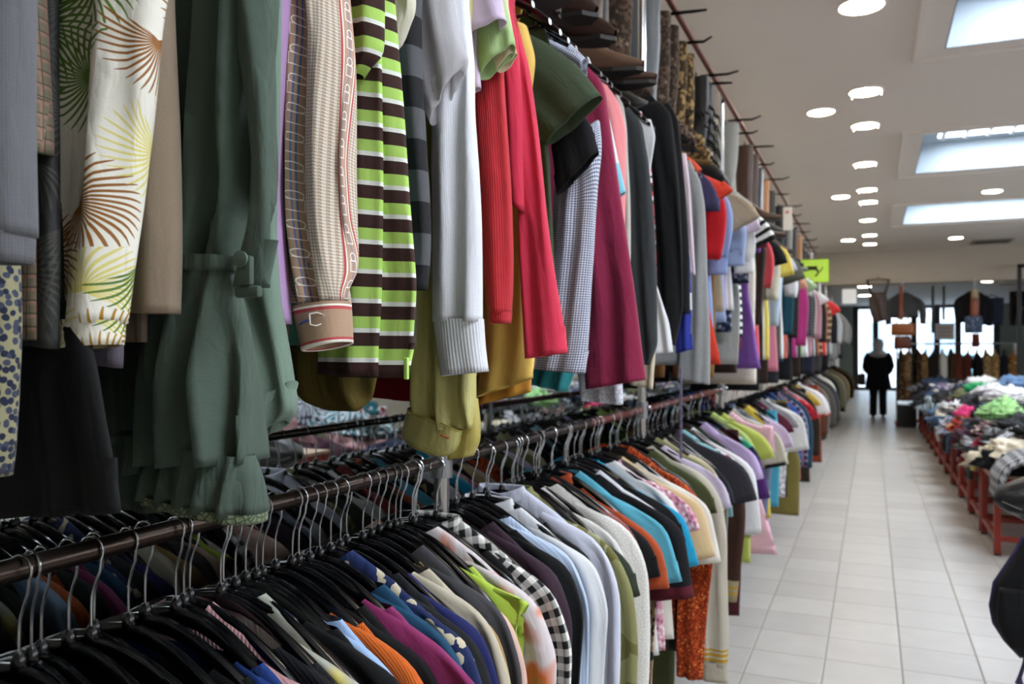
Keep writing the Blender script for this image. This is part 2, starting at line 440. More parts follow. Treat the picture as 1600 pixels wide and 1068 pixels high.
# ------------------------------------------------------------------ garments in general
CAT = dict(shirt='shirt', blouse='blouse', tee='t-shirt', sweater='sweater', cardigan='cardigan', jacket='jacket', coat='coat', dress='dress', tank='top', trousers='trousers', skirt='skirt', vest='vest', polo='polo shirt', hoodie='hoodie')
NAME = dict(tee='tee_shirt', tank='tank_top', polo='polo_shirt')
SEEN_LABELS = {}
def uniq(label):
    n = len(label.split())
    if label in SEEN_LABELS: print('DUP LABEL', label)
    if n > 16 or n < 4: print('LABEL LENGTH', n, label)
    SEEN_LABELS[label] = 1
    return label
_gs = [0]
def garment(Y, label, typ, mat, railz, group, L=None, sl=None, nw=None, rz=0.0, ext=0.0, cuff=None, collar=None, sw=None, flare=0.0, thick=1.0, loc=None, scale=1.0, both=None, near=None, bodymat=None, hemband=None, drop=None):
    _gs[0] += 1; sd = _gs[0]; rnd = random.Random(sd)
    t = thing(NAME.get(typ, typ), loc or (RX, Y, railz), uniq(label), CAT[typ], group, rz)
    if scale != 1: t.scale = (scale,) * 3
    dist = Y if near is None else near
    if dist < 1.7: SEG, step = 30, .014
    elif dist < 3.2: SEG, step = 24, .022
    elif dist < 7: SEG, step = 16, .035
    else: SEG, step = 12, .06
    fam = dict(long=typ in ('shirt', 'blouse', 'sweater', 'cardigan', 'jacket', 'coat', 'hoodie'), short=typ in ('tee', 'polo', 'dress'))
    L = L or dict(shirt=.74, blouse=.68, tee=.68, sweater=.66, cardigan=.68, jacket=.76, coat=1.02, dress=.95, tank=.66, trousers=1.02, skirt=.62, vest=.64, polo=.70, hoodie=.68)[typ]
    A = .0045 * thick; lam = rnd.uniform(.05, .085)
    Dm = .0105 * thick
    bm_ = bodymat or mat
    if typ in ('trousers', 'skirt'):
        # clipped at the waist
        w0 = .19 if typ == 'skirt' else .185
        if typ == 'skirt':
            Ls = [(-w0, -.15), (-w0 - .01, -.22), (-.21 - flare * .5, -.4), (-.215 - flare, -L)]
            Rs = [(-x + ext, z) for x, z in Ls]
            cloth('skirt_panel', Ls, Rs, [.009, .012, .014, .016], bm_, t, SEG=SEG, step=step, fold=(A * 1.6, lam), seed=sd)
            cloth('waistband', [(-w0 - .002, -.145), (-w0 - .003, -.18)], [(w0 + .002 + ext, -.145), (w0 + .003 + ext, -.18)], .0105, mat, t, SEG=SEG, step=.012, fold=(0, 1), seed=sd)
        else:
            for sx in (-1, 1):
                c0 = .095 * sx; Ls = [(c0 - .092, -.15), (c0 - .10, -.36), (c0 - .085, -.6), (c0 - .078, -L)]; Rs = [(c0 + .092, -.15), (c0 + .10, -.36), (c0 + .085 + max(0, ext) * (sx > 0), -.6), (c0 + .078 + ext * (sx > 0), -L)]
                cloth('trouser_leg', Ls, Rs, [.01, .013, .014, .014], bm_, t, SEG=SEG, step=step, fold=(A, lam), seed=sd + sx)
            cloth('waistband', [(-.19, -.145), (-.191, -.185)], [(.19, -.145), (.191, -.185)], .0125, mat, t, SEG=SEG, step=.012, fold=(0, 1), seed=sd)
        return t
    nw = nw if nw is not None else rnd.uniform(.07, .10)
    sw = sw or rnd.uniform(.197, .212)
    if drop is None: drop = .02 if typ in ('shirt', 'blouse', 'jacket', 'coat', 'hoodie') else .055
    hw = .20 + flare; g = .012
    xs = [nw, (nw + sw) / 2, sw, sw + .006, sw - .012, .19, hw]
    zs = [zh(nw) + g, zh((nw + sw) / 2) + g, zh(sw) + g - .004, zh(sw) - .03, -.34, -.34 - .35 * (L - .34), -L]
    ds = [.014, .0145, .015, .015, Dm * 1.2, Dm * 1.15, Dm * 1.3]
    Rr = [(x + (ext if i > 3 else 0) * .4, z) for i, (x, z) in enumerate(zip(xs, zs))]
    Ll = [(-x, z) for x, z in zip(xs, zs)]
    cloth('body', Ll, Rr, ds, bm_, t, SEG=SEG, step=step, fold=(A, lam), seed=sd, drop=drop, frontdrop_rows=5)
    two = (dist < 3.2) if both is None else both
    for sx in ((1, -1) if two else (1,)):
        def mir(P): return [(sx * x, z) for x, z in P]
        if fam['long']:
            l_ = sl or rnd.uniform(.50, .57)
            e = ext if sx > 0 else 0
            pth = [(.10, zh(.10) - .022), (.165, zh(.165) - .024), (.207, zh(.207) - .028), (.228 + e * .5, -.30), (.226 + e, -.42), (.218 + e, -.20 - l_)]
            wd = [.012, .032, .052, .058, .053, .042]
            lw, rw = [], []
            for i, (x, z) in enumerate(pth):
                x2, z2 = pth[min(i + 1, 5)]; x1, z1 = pth[max(i - 1, 0)]
                tx, tz = x2 - x1, z2 - z1; q = math.hypot(tx, tz); nx, nz = -tz / q, tx / q
                lw.append((x - nx * wd[i], z - nz * wd[i])); rw.append((x + nx * wd[i], z + nz * wd[i]))
            cz = .055 if cuff or typ in ('shirt', 'blouse', 'jacket') else 0
            yo = -.006 + rnd.uniform(-.004, .002)
            o = cloth('sleeve', mir(lw), mir(rw), [.006, .0145, .017 * thick, .016 * thick, .015 * thick, .013 * thick], mat, t, Yc=yo, SEG=SEG, step=step, fold=(A * 1.2, lam * .8), seed=sd + 40, v0=cz * .8)
            if cz and dist < 5:
                (x, z) = pth[5]; w_ = wd[5] * 1.02
                cm = cuff or mat
                cloth('cuff', mir([(x - w_, z + .012), (x - w_ * .99, z - cz)]), mir([(x + w_, z + .012), (x + w_ * 1.03, z - cz)]), .0145 * thick, cm, o, Yc=yo, SEG=SEG, step=.012, fold=(0.001, .05), seed=sd + 41)
        elif fam['short']:
            l_ = sl or rnd.uniform(.15, .2)
            e = ext if sx > 0 else 0
            pth = [(.10, zh(.10) - .022), (.16, zh(.16) - .03), (.20, zh(.2) - .052), (.232 + e * .6, -.27), (.245 + e, -.17 - l_)]
            wd = [.012, .036, .064, .078, .082]
            lw, rw = [], []
            for i, (x, z) in enumerate(pth):
                x2, z2 = pth[min(i + 1, 4)]; x1, z1 = pth[max(i - 1, 0)]
                tx, tz = x2 - x1, z2 - z1; q = math.hypot(tx, tz); nx, nz = -tz / q, tx / q
                lw.append((x - nx * wd[i], z - nz * wd[i])); rw.append((x + nx * wd[i], z + nz * wd[i]))
            o = cloth('sleeve', mir(lw), mir(rw), [.006, .0145, .016, .017, .019], mat, t, Yc=-.005, SEG=SEG, step=step * .8, fold=(A, lam), seed=sd + 40)
            if cuff:
                (x, z), (x1, z1) = pth[4], pth[3]; tx, tz = x - x1, z - z1; q = math.hypot(tx, tz); nx, nz = -tz / q, tx / q; ux, uz = tx / q, tz / q
                w_ = .084
                cloth('sleeve_trim', mir([(x - nx * w_ - ux * .014, z - nz * w_ - uz * .014), (x - nx * w_ + ux * .006, z - nz * w_ + uz * .006)]), mir([(x + nx * w_ - ux * .014, z + nz * w_ - uz * .014), (x + nx * w_ + ux * .006, z + nz * w_ + uz * .006)]), .0205, cuff, o, Yc=-.005, SEG=SEG, step=.006, fold=(A * .6, lam), seed=sd + 40)
    if dist < 6 and (typ in ('shirt', 'polo') or collar) and nw <= .1:
        z0 = zh(nw) + g; cm = collar or mat
        a = min(nw, .055); z0 = zh(a) + g - .004; hgt = .016
        cloth('collar', [(-a, z0 - .006), (-a * .93, z0 + hgt), (-a * 1.0, z0 + hgt + .004), (-a * 1.22, z0 - .014)], [(a, z0 - .006), (a * .93, z0 + hgt), (a * 1.0, z0 + hgt + .004), (a * 1.22, z0 - .014)], [.013, .012, .014, .018], cm, t, SEG=SEG, step=.008, fold=(.0015, .04), seed=sd + 9, lip=False, drop=.02, frontdrop_rows=40)
    if hemband is not None:
        cloth('hem_band', [(-hw - .002, -L + .03), (-hw - .001, -L - .004)], [(hw + .002 + ext * .4, -L + .03), (hw + .001 + ext * .4, -L - .004)], Dm * 1.5, hemband, t, SEG=SEG, step=.012, fold=(A, lam), seed=sd)
    return t

# ------------------------------------------------------------------ garments near the lens: silhouettes measured, each hung at its own distance on the rail
def hero(typ, label, Y, group='clothes on the upper rail', body=None, bodyhem=1.46, bodyright=-.70, hang=True, desc=None, rail='upper', name=None):
    t = thing(name or NAME.get(typ, typ), (RX, Y, URZ), uniq(label), CAT[typ], group)
    if body is not None:
        org = (RX, Y, URZ)
        z0 = URZ
        Ll = [(RX - .08, z0 - .095), (RX - .2, z0 - .18), (RX - .205, z0 - .24), (RX - .185, z0 - .4), (RX - .19, bodyhem)]
        Rr = [(RX + .08, z0 - .095), (RX + .17, z0 - .17), (bodyright, z0 - .26), (bodyright, z0 - .4), (bodyright, bodyhem)]
        cloth('body', Ll, Rr, [.010, .011, .012, .012, .014], body, t, Yc=Y + .012, SEG=26, step=.02, fold=(.004, .07), seed=int(Y * 1000), origin=org)
    if hang: hanger(Y, 0.0, URZ, desc or ' '.join(label.split()[:4]), 'upper')
    return t
def piece(t, name, Y, rows, mat, D=.016, fold=(.005, .05), seed=1, up=True, SEG=36, step=.010, crumple=0.0, lip=True, wob=.002, cap=False, dy=0.0, v0=0.0, swirl=0.0, parent=None):
    """rows of (py, left px, right px) or ((px,py),(px,py)) down the visible outline"""
    L, R = [], []
    for r in rows:
        if len(r) == 3: a, b = (r[1], r[0]), (r[2], r[0])
        else: a, b = r
        L.append(on_y(a[0], a[1], Y)); R.append(on_y(b[0], b[1], Y))
    n0 = len(L); Ds = np.broadcast_to(np.array(D, float), (n0,)).copy().tolist()
    if up and L[0][1] < 2.10:
        zt = 2.13
        mx = (L[0][0] + R[0][0]) / 2; hw = abs(R[0][0] - L[0][0]) / 2
        tx = max(min(mx, -.62), -.72)
        L = [(tx - .035, zt), (tx - max(hw * .9, .05), zt - .05)] + L if L[0][1] < zt - .08 else [(tx - .04, zt)] + L
        R = [(tx + .035, zt - .01), (tx + max(hw * .9, .05), zt - .06)] + R if R[0][1] < zt - .08 else [(tx + .04, zt)] + R
        k = len(L) - n0
        Ds = [Ds[0] * .6] * k + Ds
        if len(L) != len(R):
            m = min(len(L), len(R)); L = L[-m:]; R = R[-m:]; Ds = Ds[-m:]
    par = parent or t
    org = t.location
    return cloth(name, L, R, Ds, mat, par, Yc=Y + dy, SEG=SEG, step=step, fold=fold, seed=seed, lip=lip, cap=cap or up, crumple=crumple, origin=(org.x, org.y, org.z), wob=wob, v0=v0, swirl=swirl)
# ================================================================== THE SETTING
def struct(name, b, mat, parent=None, smooth=False):
    o = b.build(name, mat, parent, smooth)
    if parent is None: o['kind'] = 'structure'
    return o
CEIL = 3.31; ROOM_R = 6.5; HDR_Y = 16.7; FRONT_Y = 34.0; BACK_Y = -3.2; BACK_CEIL = 3.16
def floor_mat():
    t = NT('floor_tiles')
    g = t.n('ShaderNodeNewGeometry'); q = t.n('ShaderNodeSeparateXYZ'); t.link(g.outputs['Position'], q.inputs[0])
    x, y = q.outputs[0], q.outputs[1]; P = 0.33
    fx = t.m('FRACT', t.m('DIVIDE', t.m('ADD', x, 0.203 + 3.3), P)); fy = t.m('FRACT', t.m('DIVIDE', t.m('ADD', y, 0.11 + 6.6), P))
    ex = t.m('MINIMUM', fx, t.m('SUBTRACT', 1.0, fx)); ey = t.m('MINIMUM', fy, t.m('SUBTRACT', 1.0, fy))
    e = t.m('MINIMUM', ex, ey)
    ix = t.m('FLOOR', t.m('DIVIDE', t.m('ADD', x, 0.203 + 3.3), P)); iy = t.m('FLOOR', t.m('DIVIDE', t.m('ADD', y, 0.11 + 6.6), P))
    wn = t.n('ShaderNodeTexWhiteNoise'); wn.noise_dimensions = '2D'; t.link(t.vec(ix, iy), wn.inputs['Vector'])
    mott = t.noise(g.outputs['Position'], 7.0, 4.0)
    f = t.m('ADD', t.m('MULTIPLY', wn.outputs['Value'], 0.35), t.m('MULTIPLY', mott, 0.65))
    tile = t.ramp(f, [(0.2, lin('#a9a6a1')), (0.8, lin('#bfbcb6'))])
    gr = t.mix(t.noise(g.outputs['Position'], 1.3), lin('#a09a90'), lin('#7c766c'))
    edge = t.m('LESS_THAN', e, 0.0105)
    t.color(t.mix(edge, tile, gr))
    t.setin(t.b.inputs['Roughness'], t.m('ADD', t.m('MULTIPLY', mott, 0.18), 0.27)); t.b.inputs['Specular IOR Level'].default_value = 0.45
    h = t.m('MINIMUM', t.m('DIVIDE', e, 0.016), 1.0)
    nb = t.bump(h, 0.5, 0.004); nb = t.bump(t.noise(g.outputs['Position'], 5.0, 3.0), 0.12, 0.01, nb)
    t.link(nb, t.b.inputs['Normal'])
    return t.mat
m_floor = floor_mat()
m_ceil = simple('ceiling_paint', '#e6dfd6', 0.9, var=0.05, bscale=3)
m_wall = simple('wall_paint', '#d2c9bb', 0.9, var=0.06, bscale=3)
m_shaft = simple('skylight_shaft', '#a6b1b9', 0.85)
struct('floor', MB().box(WALLX - .3, ROOM_R + .3, BACK_Y - .3, FRONT_Y + .1, -.12, 0), m_floor)
# ceiling with openings for the skylights
SKY_Y = [(0.15, 1.85), (4.05, 5.74), (7.95, 9.64), (11.75, 13.42)]  # the first skylight is unseen, added beside the camera to light near clothes
SX0, SX1 = 0.41, 2.35
cb = MB(); y = BACK_Y - .3
for (a, b_) in SKY_Y:
    cb.box(WALLX - .3, ROOM_R + .3, y, a, CEIL, CEIL + .45)
    cb.box(WALLX - .3, SX0, a, b_, CEIL, CEIL + .45); cb.box(SX1, ROOM_R + .3, a, b_, CEIL, CEIL + .45)
    y = b_
cb.box(WALLX - .3, ROOM_R + .3, y, HDR_Y + .3, CEIL, CEIL + .45)
struct('ceiling', cb, m_ceil)
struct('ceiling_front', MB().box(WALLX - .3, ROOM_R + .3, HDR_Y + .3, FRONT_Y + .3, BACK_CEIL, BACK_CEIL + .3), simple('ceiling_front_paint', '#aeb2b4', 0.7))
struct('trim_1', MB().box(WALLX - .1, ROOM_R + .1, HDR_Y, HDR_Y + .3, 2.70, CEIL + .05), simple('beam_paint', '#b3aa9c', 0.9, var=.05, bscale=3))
struct('wall_left', MB().box(WALLX - .3, WALLX, BACK_Y - .3, FRONT_Y + .1, 0, CEIL + .1), m_wall)
struct('wall_right', MB().box(ROOM_R, ROOM_R + .3, BACK_Y - .3, FRONT_Y + .1, 0, CEIL + .1), m_wall)
struct('wall_back', MB().box(WALLX - .3, ROOM_R + .3, BACK_Y - .3, BACK_Y, 0, CEIL + .1), m_wall)
m_pane = simple('skylight_pane', '#f4faff', 0.4, emit=SKY_PANE, emit_col='#ecf4ff')
for i, (a, b_) in enumerate(SKY_Y):
    w = MB()
    t_ = .06
    for k, (x0, x1, y0, y1) in enumerate(((SX0, SX0 + .01, a, b_), (SX1 - .01, SX1, a, b_), (SX0, SX1, a, a + .01), (SX0, SX1, b_ - .01, b_))):
        w.box(x0, x1, y0, y1, CEIL + .001, CEIL + .44)
    o = struct('window_%d' % (i + 1), w, m_shaft)
    f = MB(); z = CEIL + .30; r = .20
    f.box(SX0 + .01, SX1 - .01, a + .01, a + r, z, z + .04).box(SX0 + .01, SX1 - .01, b_ - r, b_ - .01, z, z + .04)
    f.box(SX0 + .01, SX0 + r, a + r, b_ - r, z, z + .04).box(SX1 - r, SX1 - .01, a + r, b_ - r, z, z + .04)
    f.build('window_frame', m_shaft, o)
    if i == 2:
        bb = MB()
        for k in range(9):
            x = SX0 + .25 + k * .2
            bb.tube([(x, a + r, z - .005), (x, b_ - r, z - .005)], .022, 8)
        bb.build('blind_bar', m_white, o, True)
    MB().box(SX0 + r - .02, SX1 - r + .02, a + r - .02, b_ - r + .02, z + .05, z + .06).build('window_pane', m_pane, o)
    l = MB(); q = .17     # shallow raised border round the opening
    l.box(SX0 - q, SX1 + q, a - q, a - q + .03, CEIL - .018, CEIL).box(SX0 - q, SX1 + q, b_ + q - .03, b_ + q, CEIL - .018, CEIL)
    l.box(SX0 - q, SX0 - q + .03, a - q + .03, b_ + q - .03, CEIL - .018, CEIL).box(SX1 + q - .03, SX1 + q, a - q + .03, b_ + q - .03, CEIL - .018, CEIL)
    l.build('window_border', m_ceil, o)
# unseen high windows with glowing panes, added to brighten ceiling and near clothes
m_cl = simple('added_side_pane', '#f4faff', 0.4, emit=ADDED_CLERESTORY, emit_col='#ecf4ff')
for i in range(4):
    y0 = -1.5 + i * 4.3
    fr = MB().box(ROOM_R - .05, ROOM_R + .02, y0 - .08, y0 + 3.88, 1.92, 2.0).box(ROOM_R - .05, ROOM_R + .02, y0 - .08, y0 + 3.88, 3.1, 3.18)
    for k in range(4): fr.box(ROOM_R - .05, ROOM_R + .02, y0 - .08 + k * 1.293, y0 + k * 1.293, 2.0, 3.1)
    o = struct('window_%d' % (20 + i), fr, m_white)
    MB().box(ROOM_R - .02, ROOM_R - .005, y0, y0 + 3.8, 2.0, 3.1).build('window_pane', m_cl, o)
# mirror panels on the wall behind the rack
m_mirror = simple('mirror_glass', '#c9cfcd', 0.02, 1.0)
mi = struct('wall_mirror', MB().box(WALLX, WALLX + .008, -1.0, 6.6, 0.35, 2.05), m_mirror); mi['kind'] = 'structure'
MB().box(WALLX, WALLX + .02, -1.0, 6.6, 2.05, 2.09).build('mirror_trim', simple('mirror_trim', '#8a8c8e', .4, .8), mi)

# recessed lamps
m_disc = simple('lamp_diffuser', '#fff6e6', 0.5, emit=LAMP_DISC, emit_col='#fff0da')
m_ring = simple('lamp_ring', '#e6e2da', 0.35)
LAMPS = [(-.05, 4.83, .11, 'c'), (-.04, 6.44, .105, 'g'), (-.05, 7.40, .10, 'g'), (-.06, 8.92, .10, 'g'), (-.05, 10.35, .10, 'g'), (-.04, 11.2, .10, 'g'), (-.05, 12.75, .10, 'c'), (-.03, 14.4, .10, 'g'), (-.03, 15.6, .10, 'c'),
         (-.36, 6.85, .095, 'c'), (-.34, 10.7, .095, 'c'), (-.36, 14.9, .10, 'c'), (1.28, 11.02, .10, 'c'), (1.26, 15.3, .10, 'c'), (-.05, 2.6, .11, 'c'), (1.3, 1.0, .11, 'c')]  # last two lamps are unseen, added to help light the foreground
LDESC = ['large round recessed ceiling lamp at the photo\'s top edge', 'recessed lamp with glass clips, nearest of the long row', 'recessed lamp with glass clips, second of the long row', 'recessed lamp, third full lamp of the long ceiling row',
         'recessed lamp beside the second side lamp, fourth in the row', 'recessed lamp just beyond the second side lamp, fifth in row', 'recessed lamp, sixth in the long row towards the beam', 'recessed lamp next to last in the long ceiling row', 'recessed lamp nearest the beam in the long ceiling row',
         'plain round side lamp nearest the racks and the lens', 'plain round side lamp halfway along above the racks', 'plain round side lamp above the racks nearest the beam', 'round ceiling lamp between the second and third skylights', 'round ceiling lamp between last skylight and beam', 'added unseen round ceiling lamp above the front of the racks', 'added unseen round ceiling lamp over the aisle behind the lens']
for (x, y, r, k), d in zip(LAMPS, LDESC):
    t = thing('ceiling_lamp', (x, y, CEIL), uniq(d), 'ceiling lamp', 'recessed lamps in the ceiling')
    MB().lathe([(r + .018, 0), (r + .018, -.008), (r + .004, -.012), (r, -.006), (r, 0)], n=28).build('lamp_ring', m_ring, t, True)
    MB().lathe([(r - .002, -.004), (r - .004, -.0125), (r * .5, -.015)], n=28).build('lamp_diffuser', m_disc, t, True)
    if k == 'g':
        for a in (0.4, 2.5, 4.6):
            MB().box(-.004, .004, -.003, .003, -.032, -.002, .001).build('glass_clip', simple('clip_glass', '#a9adb0', 0.2, 0.6), t).location = ((r + .008) * math.cos(a), (r + .008) * math.sin(a), 0)
for (px, y_, dd) in ((1351, 23.7, 'left lamp of the nearer pair beyond the beam'), (1351, 27.4, 'small ceiling lamp close above the left glass door'), (1543, 23.0, 'greenish ceiling lamp right of the hanging black blazer'), (1433, 21.2, 'warm small spot lamp beyond the beam near the belts')):
    X, _ = on_y(px, 460, y_); 
    t = thing('ceiling_lamp', (X, y_, BACK_CEIL), uniq(dd), 'ceiling lamp', 'lamps beyond the beam')
    MB().lathe([(.2, 0), (.2, -.008), (.17, -.012), (.16, 0)], n=20).build('lamp_ring', m_ring, t, True)
    MB().lathe([(.165, -.003), (.16, -.013), (.08, -.016)], n=20).build('lamp_diffuser', m_disc, t, True)

# air vent in the ceiling near the beam
vt = thing('air_vent', (1.85, 16.0, CEIL), uniq('dark square air vent in the ceiling beside the beam'), 'vent')
MB().box(-.3, .3, -.3, .3, -.02, 0, .004).build('vent_frame', simple('vent_grey', '#8c877f', .6), vt)
for k in range(6): MB().box(-.25, .25, -.25 + k * .088, -.21 + k * .088, -.026, -.02).build('vent_blade', simple('vent_dark', '#4b4844', .6), vt)

# shop front: posts, panes, the grey wall right of it, and the street outside
m_frame = simple('front_frame', '#14171a', 0.4)
def glass_mat():
    t = NT('front_glass'); nt = t.nt
    tr = t.n('ShaderNodeBsdfTransparent'); gl = t.n('ShaderNodeBsdfGlossy'); gl.inputs['Roughness'].default_value = .02
    mx = t.n('ShaderNodeMixShader'); mx.inputs[0].default_value = .06
    t.link(tr.outputs[0], mx.inputs[1]); t.link(gl.outputs[0], mx.inputs[2]); t.link(mx.outputs[0], t.out.inputs['Surface'])
    return t.mat
m_glass = glass_mat()
def fx(px): return on_y(px, 549, FRONT_Y)[0]
xs = [fx(1337), fx(1368), fx(1428), fx(1464), fx(1497), fx(1557)]
for i in range(5):
    x0, x1 = xs[i], xs[i + 1]
    f = MB(); zt = BACK_CEIL
    f.box(x0 - .10, x0 + .10, FRONT_Y - .06, FRONT_Y + .06, 0, zt)
    if i == 4: f.box(x1 - .10, x1 + .10, FRONT_Y - .06, FRONT_Y + .06, 0, zt)
    f.box(x0 + .10, x1 - .10, FRONT_Y - .05, FRONT_Y + .05, zt - .12, zt).box(x0 + .10, x1 - .10, FRONT_Y - .05, FRONT_Y + .05, 0, .12)
    nm = 'door_1' if i == 0 else 'window_%d' % (i + 4)
    o = struct(nm, f, m_frame)
    MB().box(x0 + .10, x1 - .10, FRONT_Y - .008, FRONT_Y + .008, .12, zt - .12).build('window_pane', m_glass, o)
    if i == 0: MB().tube([(x1 - .2, FRONT_Y - .1, .9), (x1 - .2, FRONT_Y - .1, 1.5)], .02, 8).build('door_handle', m_chrome, o, True)
struct('wall_front', MB().box(xs[5] + .1, ROOM_R, FRONT_Y - .06, FRONT_Y + .2, 0, BACK_CEIL).box(WALLX, xs[0] - .1, FRONT_Y - .06, FRONT_Y + .2, 0, BACK_CEIL), simple('front_wall_grey', '#77817c', .8))
st = struct('pavement', MB().box(-14, 22, FRONT_Y + .1, 60, -.2, -.04), simple('street', '#b9bcc0', .9, var=.1, bscale=2)); st['kind'] = 'structure'
bd = thing('street_building', (4, 47, -.04), uniq('pale blurred building across the street seen through the glass front'), 'building')
MB().box(-16, 14, 0, 6, 0, 12).build('wall', simple('facade', '#e2e6ea', .9, var=.05, bscale=1), bd)
for k in range(9):
    for j in range(3):
        x = -13.5 + k * 3.0
        wo = MB().box(x, x + 1.3, -.08, 0.02, 1.0 + j * 3.3, 3.0 + j * 3.3).build('facade_window', simple('facade_glass', '#9fb4c4', .3), bd)
MB().box(-16, 14, -.25, 0, 3.7, 3.95).build('ledge', simple('ledge', '#cfd4d8', .9), bd)
cr = thing('parked_car', (3.4, 41.5, -.04), uniq('pale blue car parked in the street outside the glass'), 'car')
cp = [(-2.1, .35), (-2.05, .75), (-1.3, .92), (-.75, 1.38), (.7, 1.40), (1.35, .95), (2.0, .85), (2.1, .4)]
v = [(x, s, z) for s in (-.8, .8) for x, z in cp] ; n = len(cp)
MB().add(v, [tuple(range(n))[::-1], tuple(range(n, 2 * n))] + [(i, (i + 1) % n, n + (i + 1) % n, n + i) for i in range(n)]).build('car_body', simple('car_paint', '#8fc1cf', .3), cr)
for x in (-1.3, 1.3):
    MB().lathe([(.2, -.86), (.32, -.84), (.32, -.62), (.2, -.6)], (x, 0, .32), 20, 'y').build('wheel', m_black, cr, True)
MB().add([(x, -.81, z) for x, z in ((-1.1, .97), (-.65, 1.32), (.6, 1.33), (1.1, .98))] + [(x, -.82, z) for x, z in ((-1.1, .97), (-.65, 1.32), (.6, 1.33), (1.1, .98))], [(0, 1, 2, 3), (7, 6, 5, 4)]).build('car_window', simple('car_glass', '#22303a', .1), cr)

# ================================================================== RACK POSTS AND RAILS
POSTS = [-.15, 1.487, 3.085, 4.9, 6.8, 8.9, 10.8, 12.8, 14.8, 16.8, 18.8, 20.6]
PD = ['nearest the lens', 'under the yellow cuff', 'beside the brown boots', 'behind the black fur boots', 'behind the brown shoes', 'beside the magenta top', 'near the neon sign', 'beyond the neon sign', 'ahead of the dark blazers', 'under the beam', 'past the beam', 'at the far end of the racks']
for y, d in zip(POSTS, PD):
    t = thing('rack_post', (RX, y, 0), uniq('upright chrome rack post ' + d), 'rack post', 'chrome posts of the clothes rack')
    MB().lathe([(.016, 0.02), (.016, 2.97), (.010, 2.975)], n=16).build('tube', m_chrome, t, True)
    MB().lathe([(.034, 0), (.034, .012), (.018, .022), (.017, .05)], n=16).build('foot', m_black, t, True)
    for z in (LRZ, URZ):
        c = MB().lathe([(.0225, -.032), (.0225, .032)], (0, 0, z), 16); c.build('clamp', simple('clamp_steel', '#9a9da0', .35, .9), t, True)
        MB().lathe([(.009, .018), (.009, .03), (.005, .036)], (0, 0, z + .012), 10, 'x').build('clamp_bolt', m_chrome, t, True)
for i in range(len(POSTS) - 1):
    y0, y1 = POSTS[i], POSTS[i + 1]
    for z, nm in ((LRZ, 'lower'), (URZ, 'upper')):
        col = m_bronze if (i < 2 or nm == 'upper') else m_redrail
        seg = MB().lathe([(.0125, y0 + .017), (.0125, y1 - .017)], (RX, 0, z), 16, 'y')
        # worn red paint from the second post on
        if nm == 'lower' and i == 1:
            seg = MB().lathe([(.0125, y0 + .017), (.0125, y0 + .95)], (RX, 0, z), 16, 'y')
            o = seg.build('hanging_rail', m_bronze, None, True)
            MB().lathe([(.0127, y0 + .95), (.0127, y1 - .017)], (RX, 0, z), 16, 'y').build('painted_section', m_redrail, o, True)
        else:
            o = seg.build('hanging_rail', col, None, True)
        tag(o, uniq('%s hanging rail between the posts %s and %s' % (nm, PD[i].replace('nearest the lens', 'nearest lens'), PD[i + 1])) if len(('%s hanging rail between the posts %s and %s' % (nm, PD[i], PD[i + 1])).split()) <= 16 else uniq('%s hanging rail from the post %s' % (nm, PD[i])), 'hanging rail', 'rails of the clothes rack')
RRX, RRZ = -.80, 2.905
o = MB().lathe([(.014, 1.0), (.014, 13.2)], (RRX + .031, 0, RRZ), 14, 'y').build('boot_rail', m_redrail, None, True)
tag(o, uniq('long red rail high on the posts with boots hanging under it'), 'rail')
# ================================================================== UPPER RAIL, nearest clothes
GREEN = fab('plain', '#4d5c52', crease=.85)
# grey knit sleeve at the very front
m = fab('knit', '#66676b', hem=.05)
t = hero('sweater', 'dark grey knit sweater nearest the lens on the upper rail', .434, body=m, desc='dark grey knit sweater')
o = piece(t, 'sleeve', .434, [(-200, -70, 34), (0, -64, 29), (200, -64, 27), (330, -62, 29), (366, -60, 29)], m, .026, (.004, .06), 3)
piece(t, 'cuff', .434, [(362, -60, 30), (385, -59, 29), (410, -58, 26)], m, .027, (.001, .06), 3, up=False, parent=o)
m = fab('floral', '#8f8b6c', '#1c2238', '#3a3f52', sc=150, th=.46)
t = hero('blouse', 'long blouse printed with navy flecks on straw below a grey sleeve', .475, body=m, desc='navy flecked straw blouse', bodyhem=1.42)
piece(t, 'sleeve', .475, [(100, -80, 22), (380, -70, 17), (500, -66, 20), (600, -66, 14), (700, -66, 6), (745, -66, -2)], m, .02, (.003, .05), 5)
m = fab('check', '#6a6350', '#8a6a5c', '#39402f', p=.012)
t = hero('shirt', 'brown and olive plaid short-sleeved shirt beside the dark grey knit', .51, body=m, desc='brown olive plaid shirt')
piece(t, 'sleeve', .51, [(-120, 0, 52), (0, 8, 60), (110, 16, 62), (200, 22, 65), ((20, 226), (66, 240))], m, .018, (.003, .04), 7)
m = fab('palm', '#1b1c1a', i1='#34352f', i2='#3a3b35', i3='#30312c', i4='#3d3e38', rg=.6)
t = hero('blouse', 'black blouse with faint leaf strokes left of the white palm sleeve', .535, body=m, desc='black leaf stroke blouse', bodyhem=1.455)
piece(t, 'front_panel', .535, [(-150, -30, 96), (0, -30, 95), (250, -30, 93), (420, -25, 92), ((-20, 528), (92, 545))], m, .014, (.003, .06), 9)
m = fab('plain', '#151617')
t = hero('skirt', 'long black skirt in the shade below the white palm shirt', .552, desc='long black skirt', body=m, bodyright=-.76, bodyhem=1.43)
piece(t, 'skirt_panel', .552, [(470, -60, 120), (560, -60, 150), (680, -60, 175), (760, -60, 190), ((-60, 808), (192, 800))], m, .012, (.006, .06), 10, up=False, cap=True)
m = fab('palm', '#e6e3d6', crease=.5)
t = hero('shirt', 'white satin shirt with gold, green and brown palm leaf print', .57, body=m, desc='white palm leaf satin shirt')
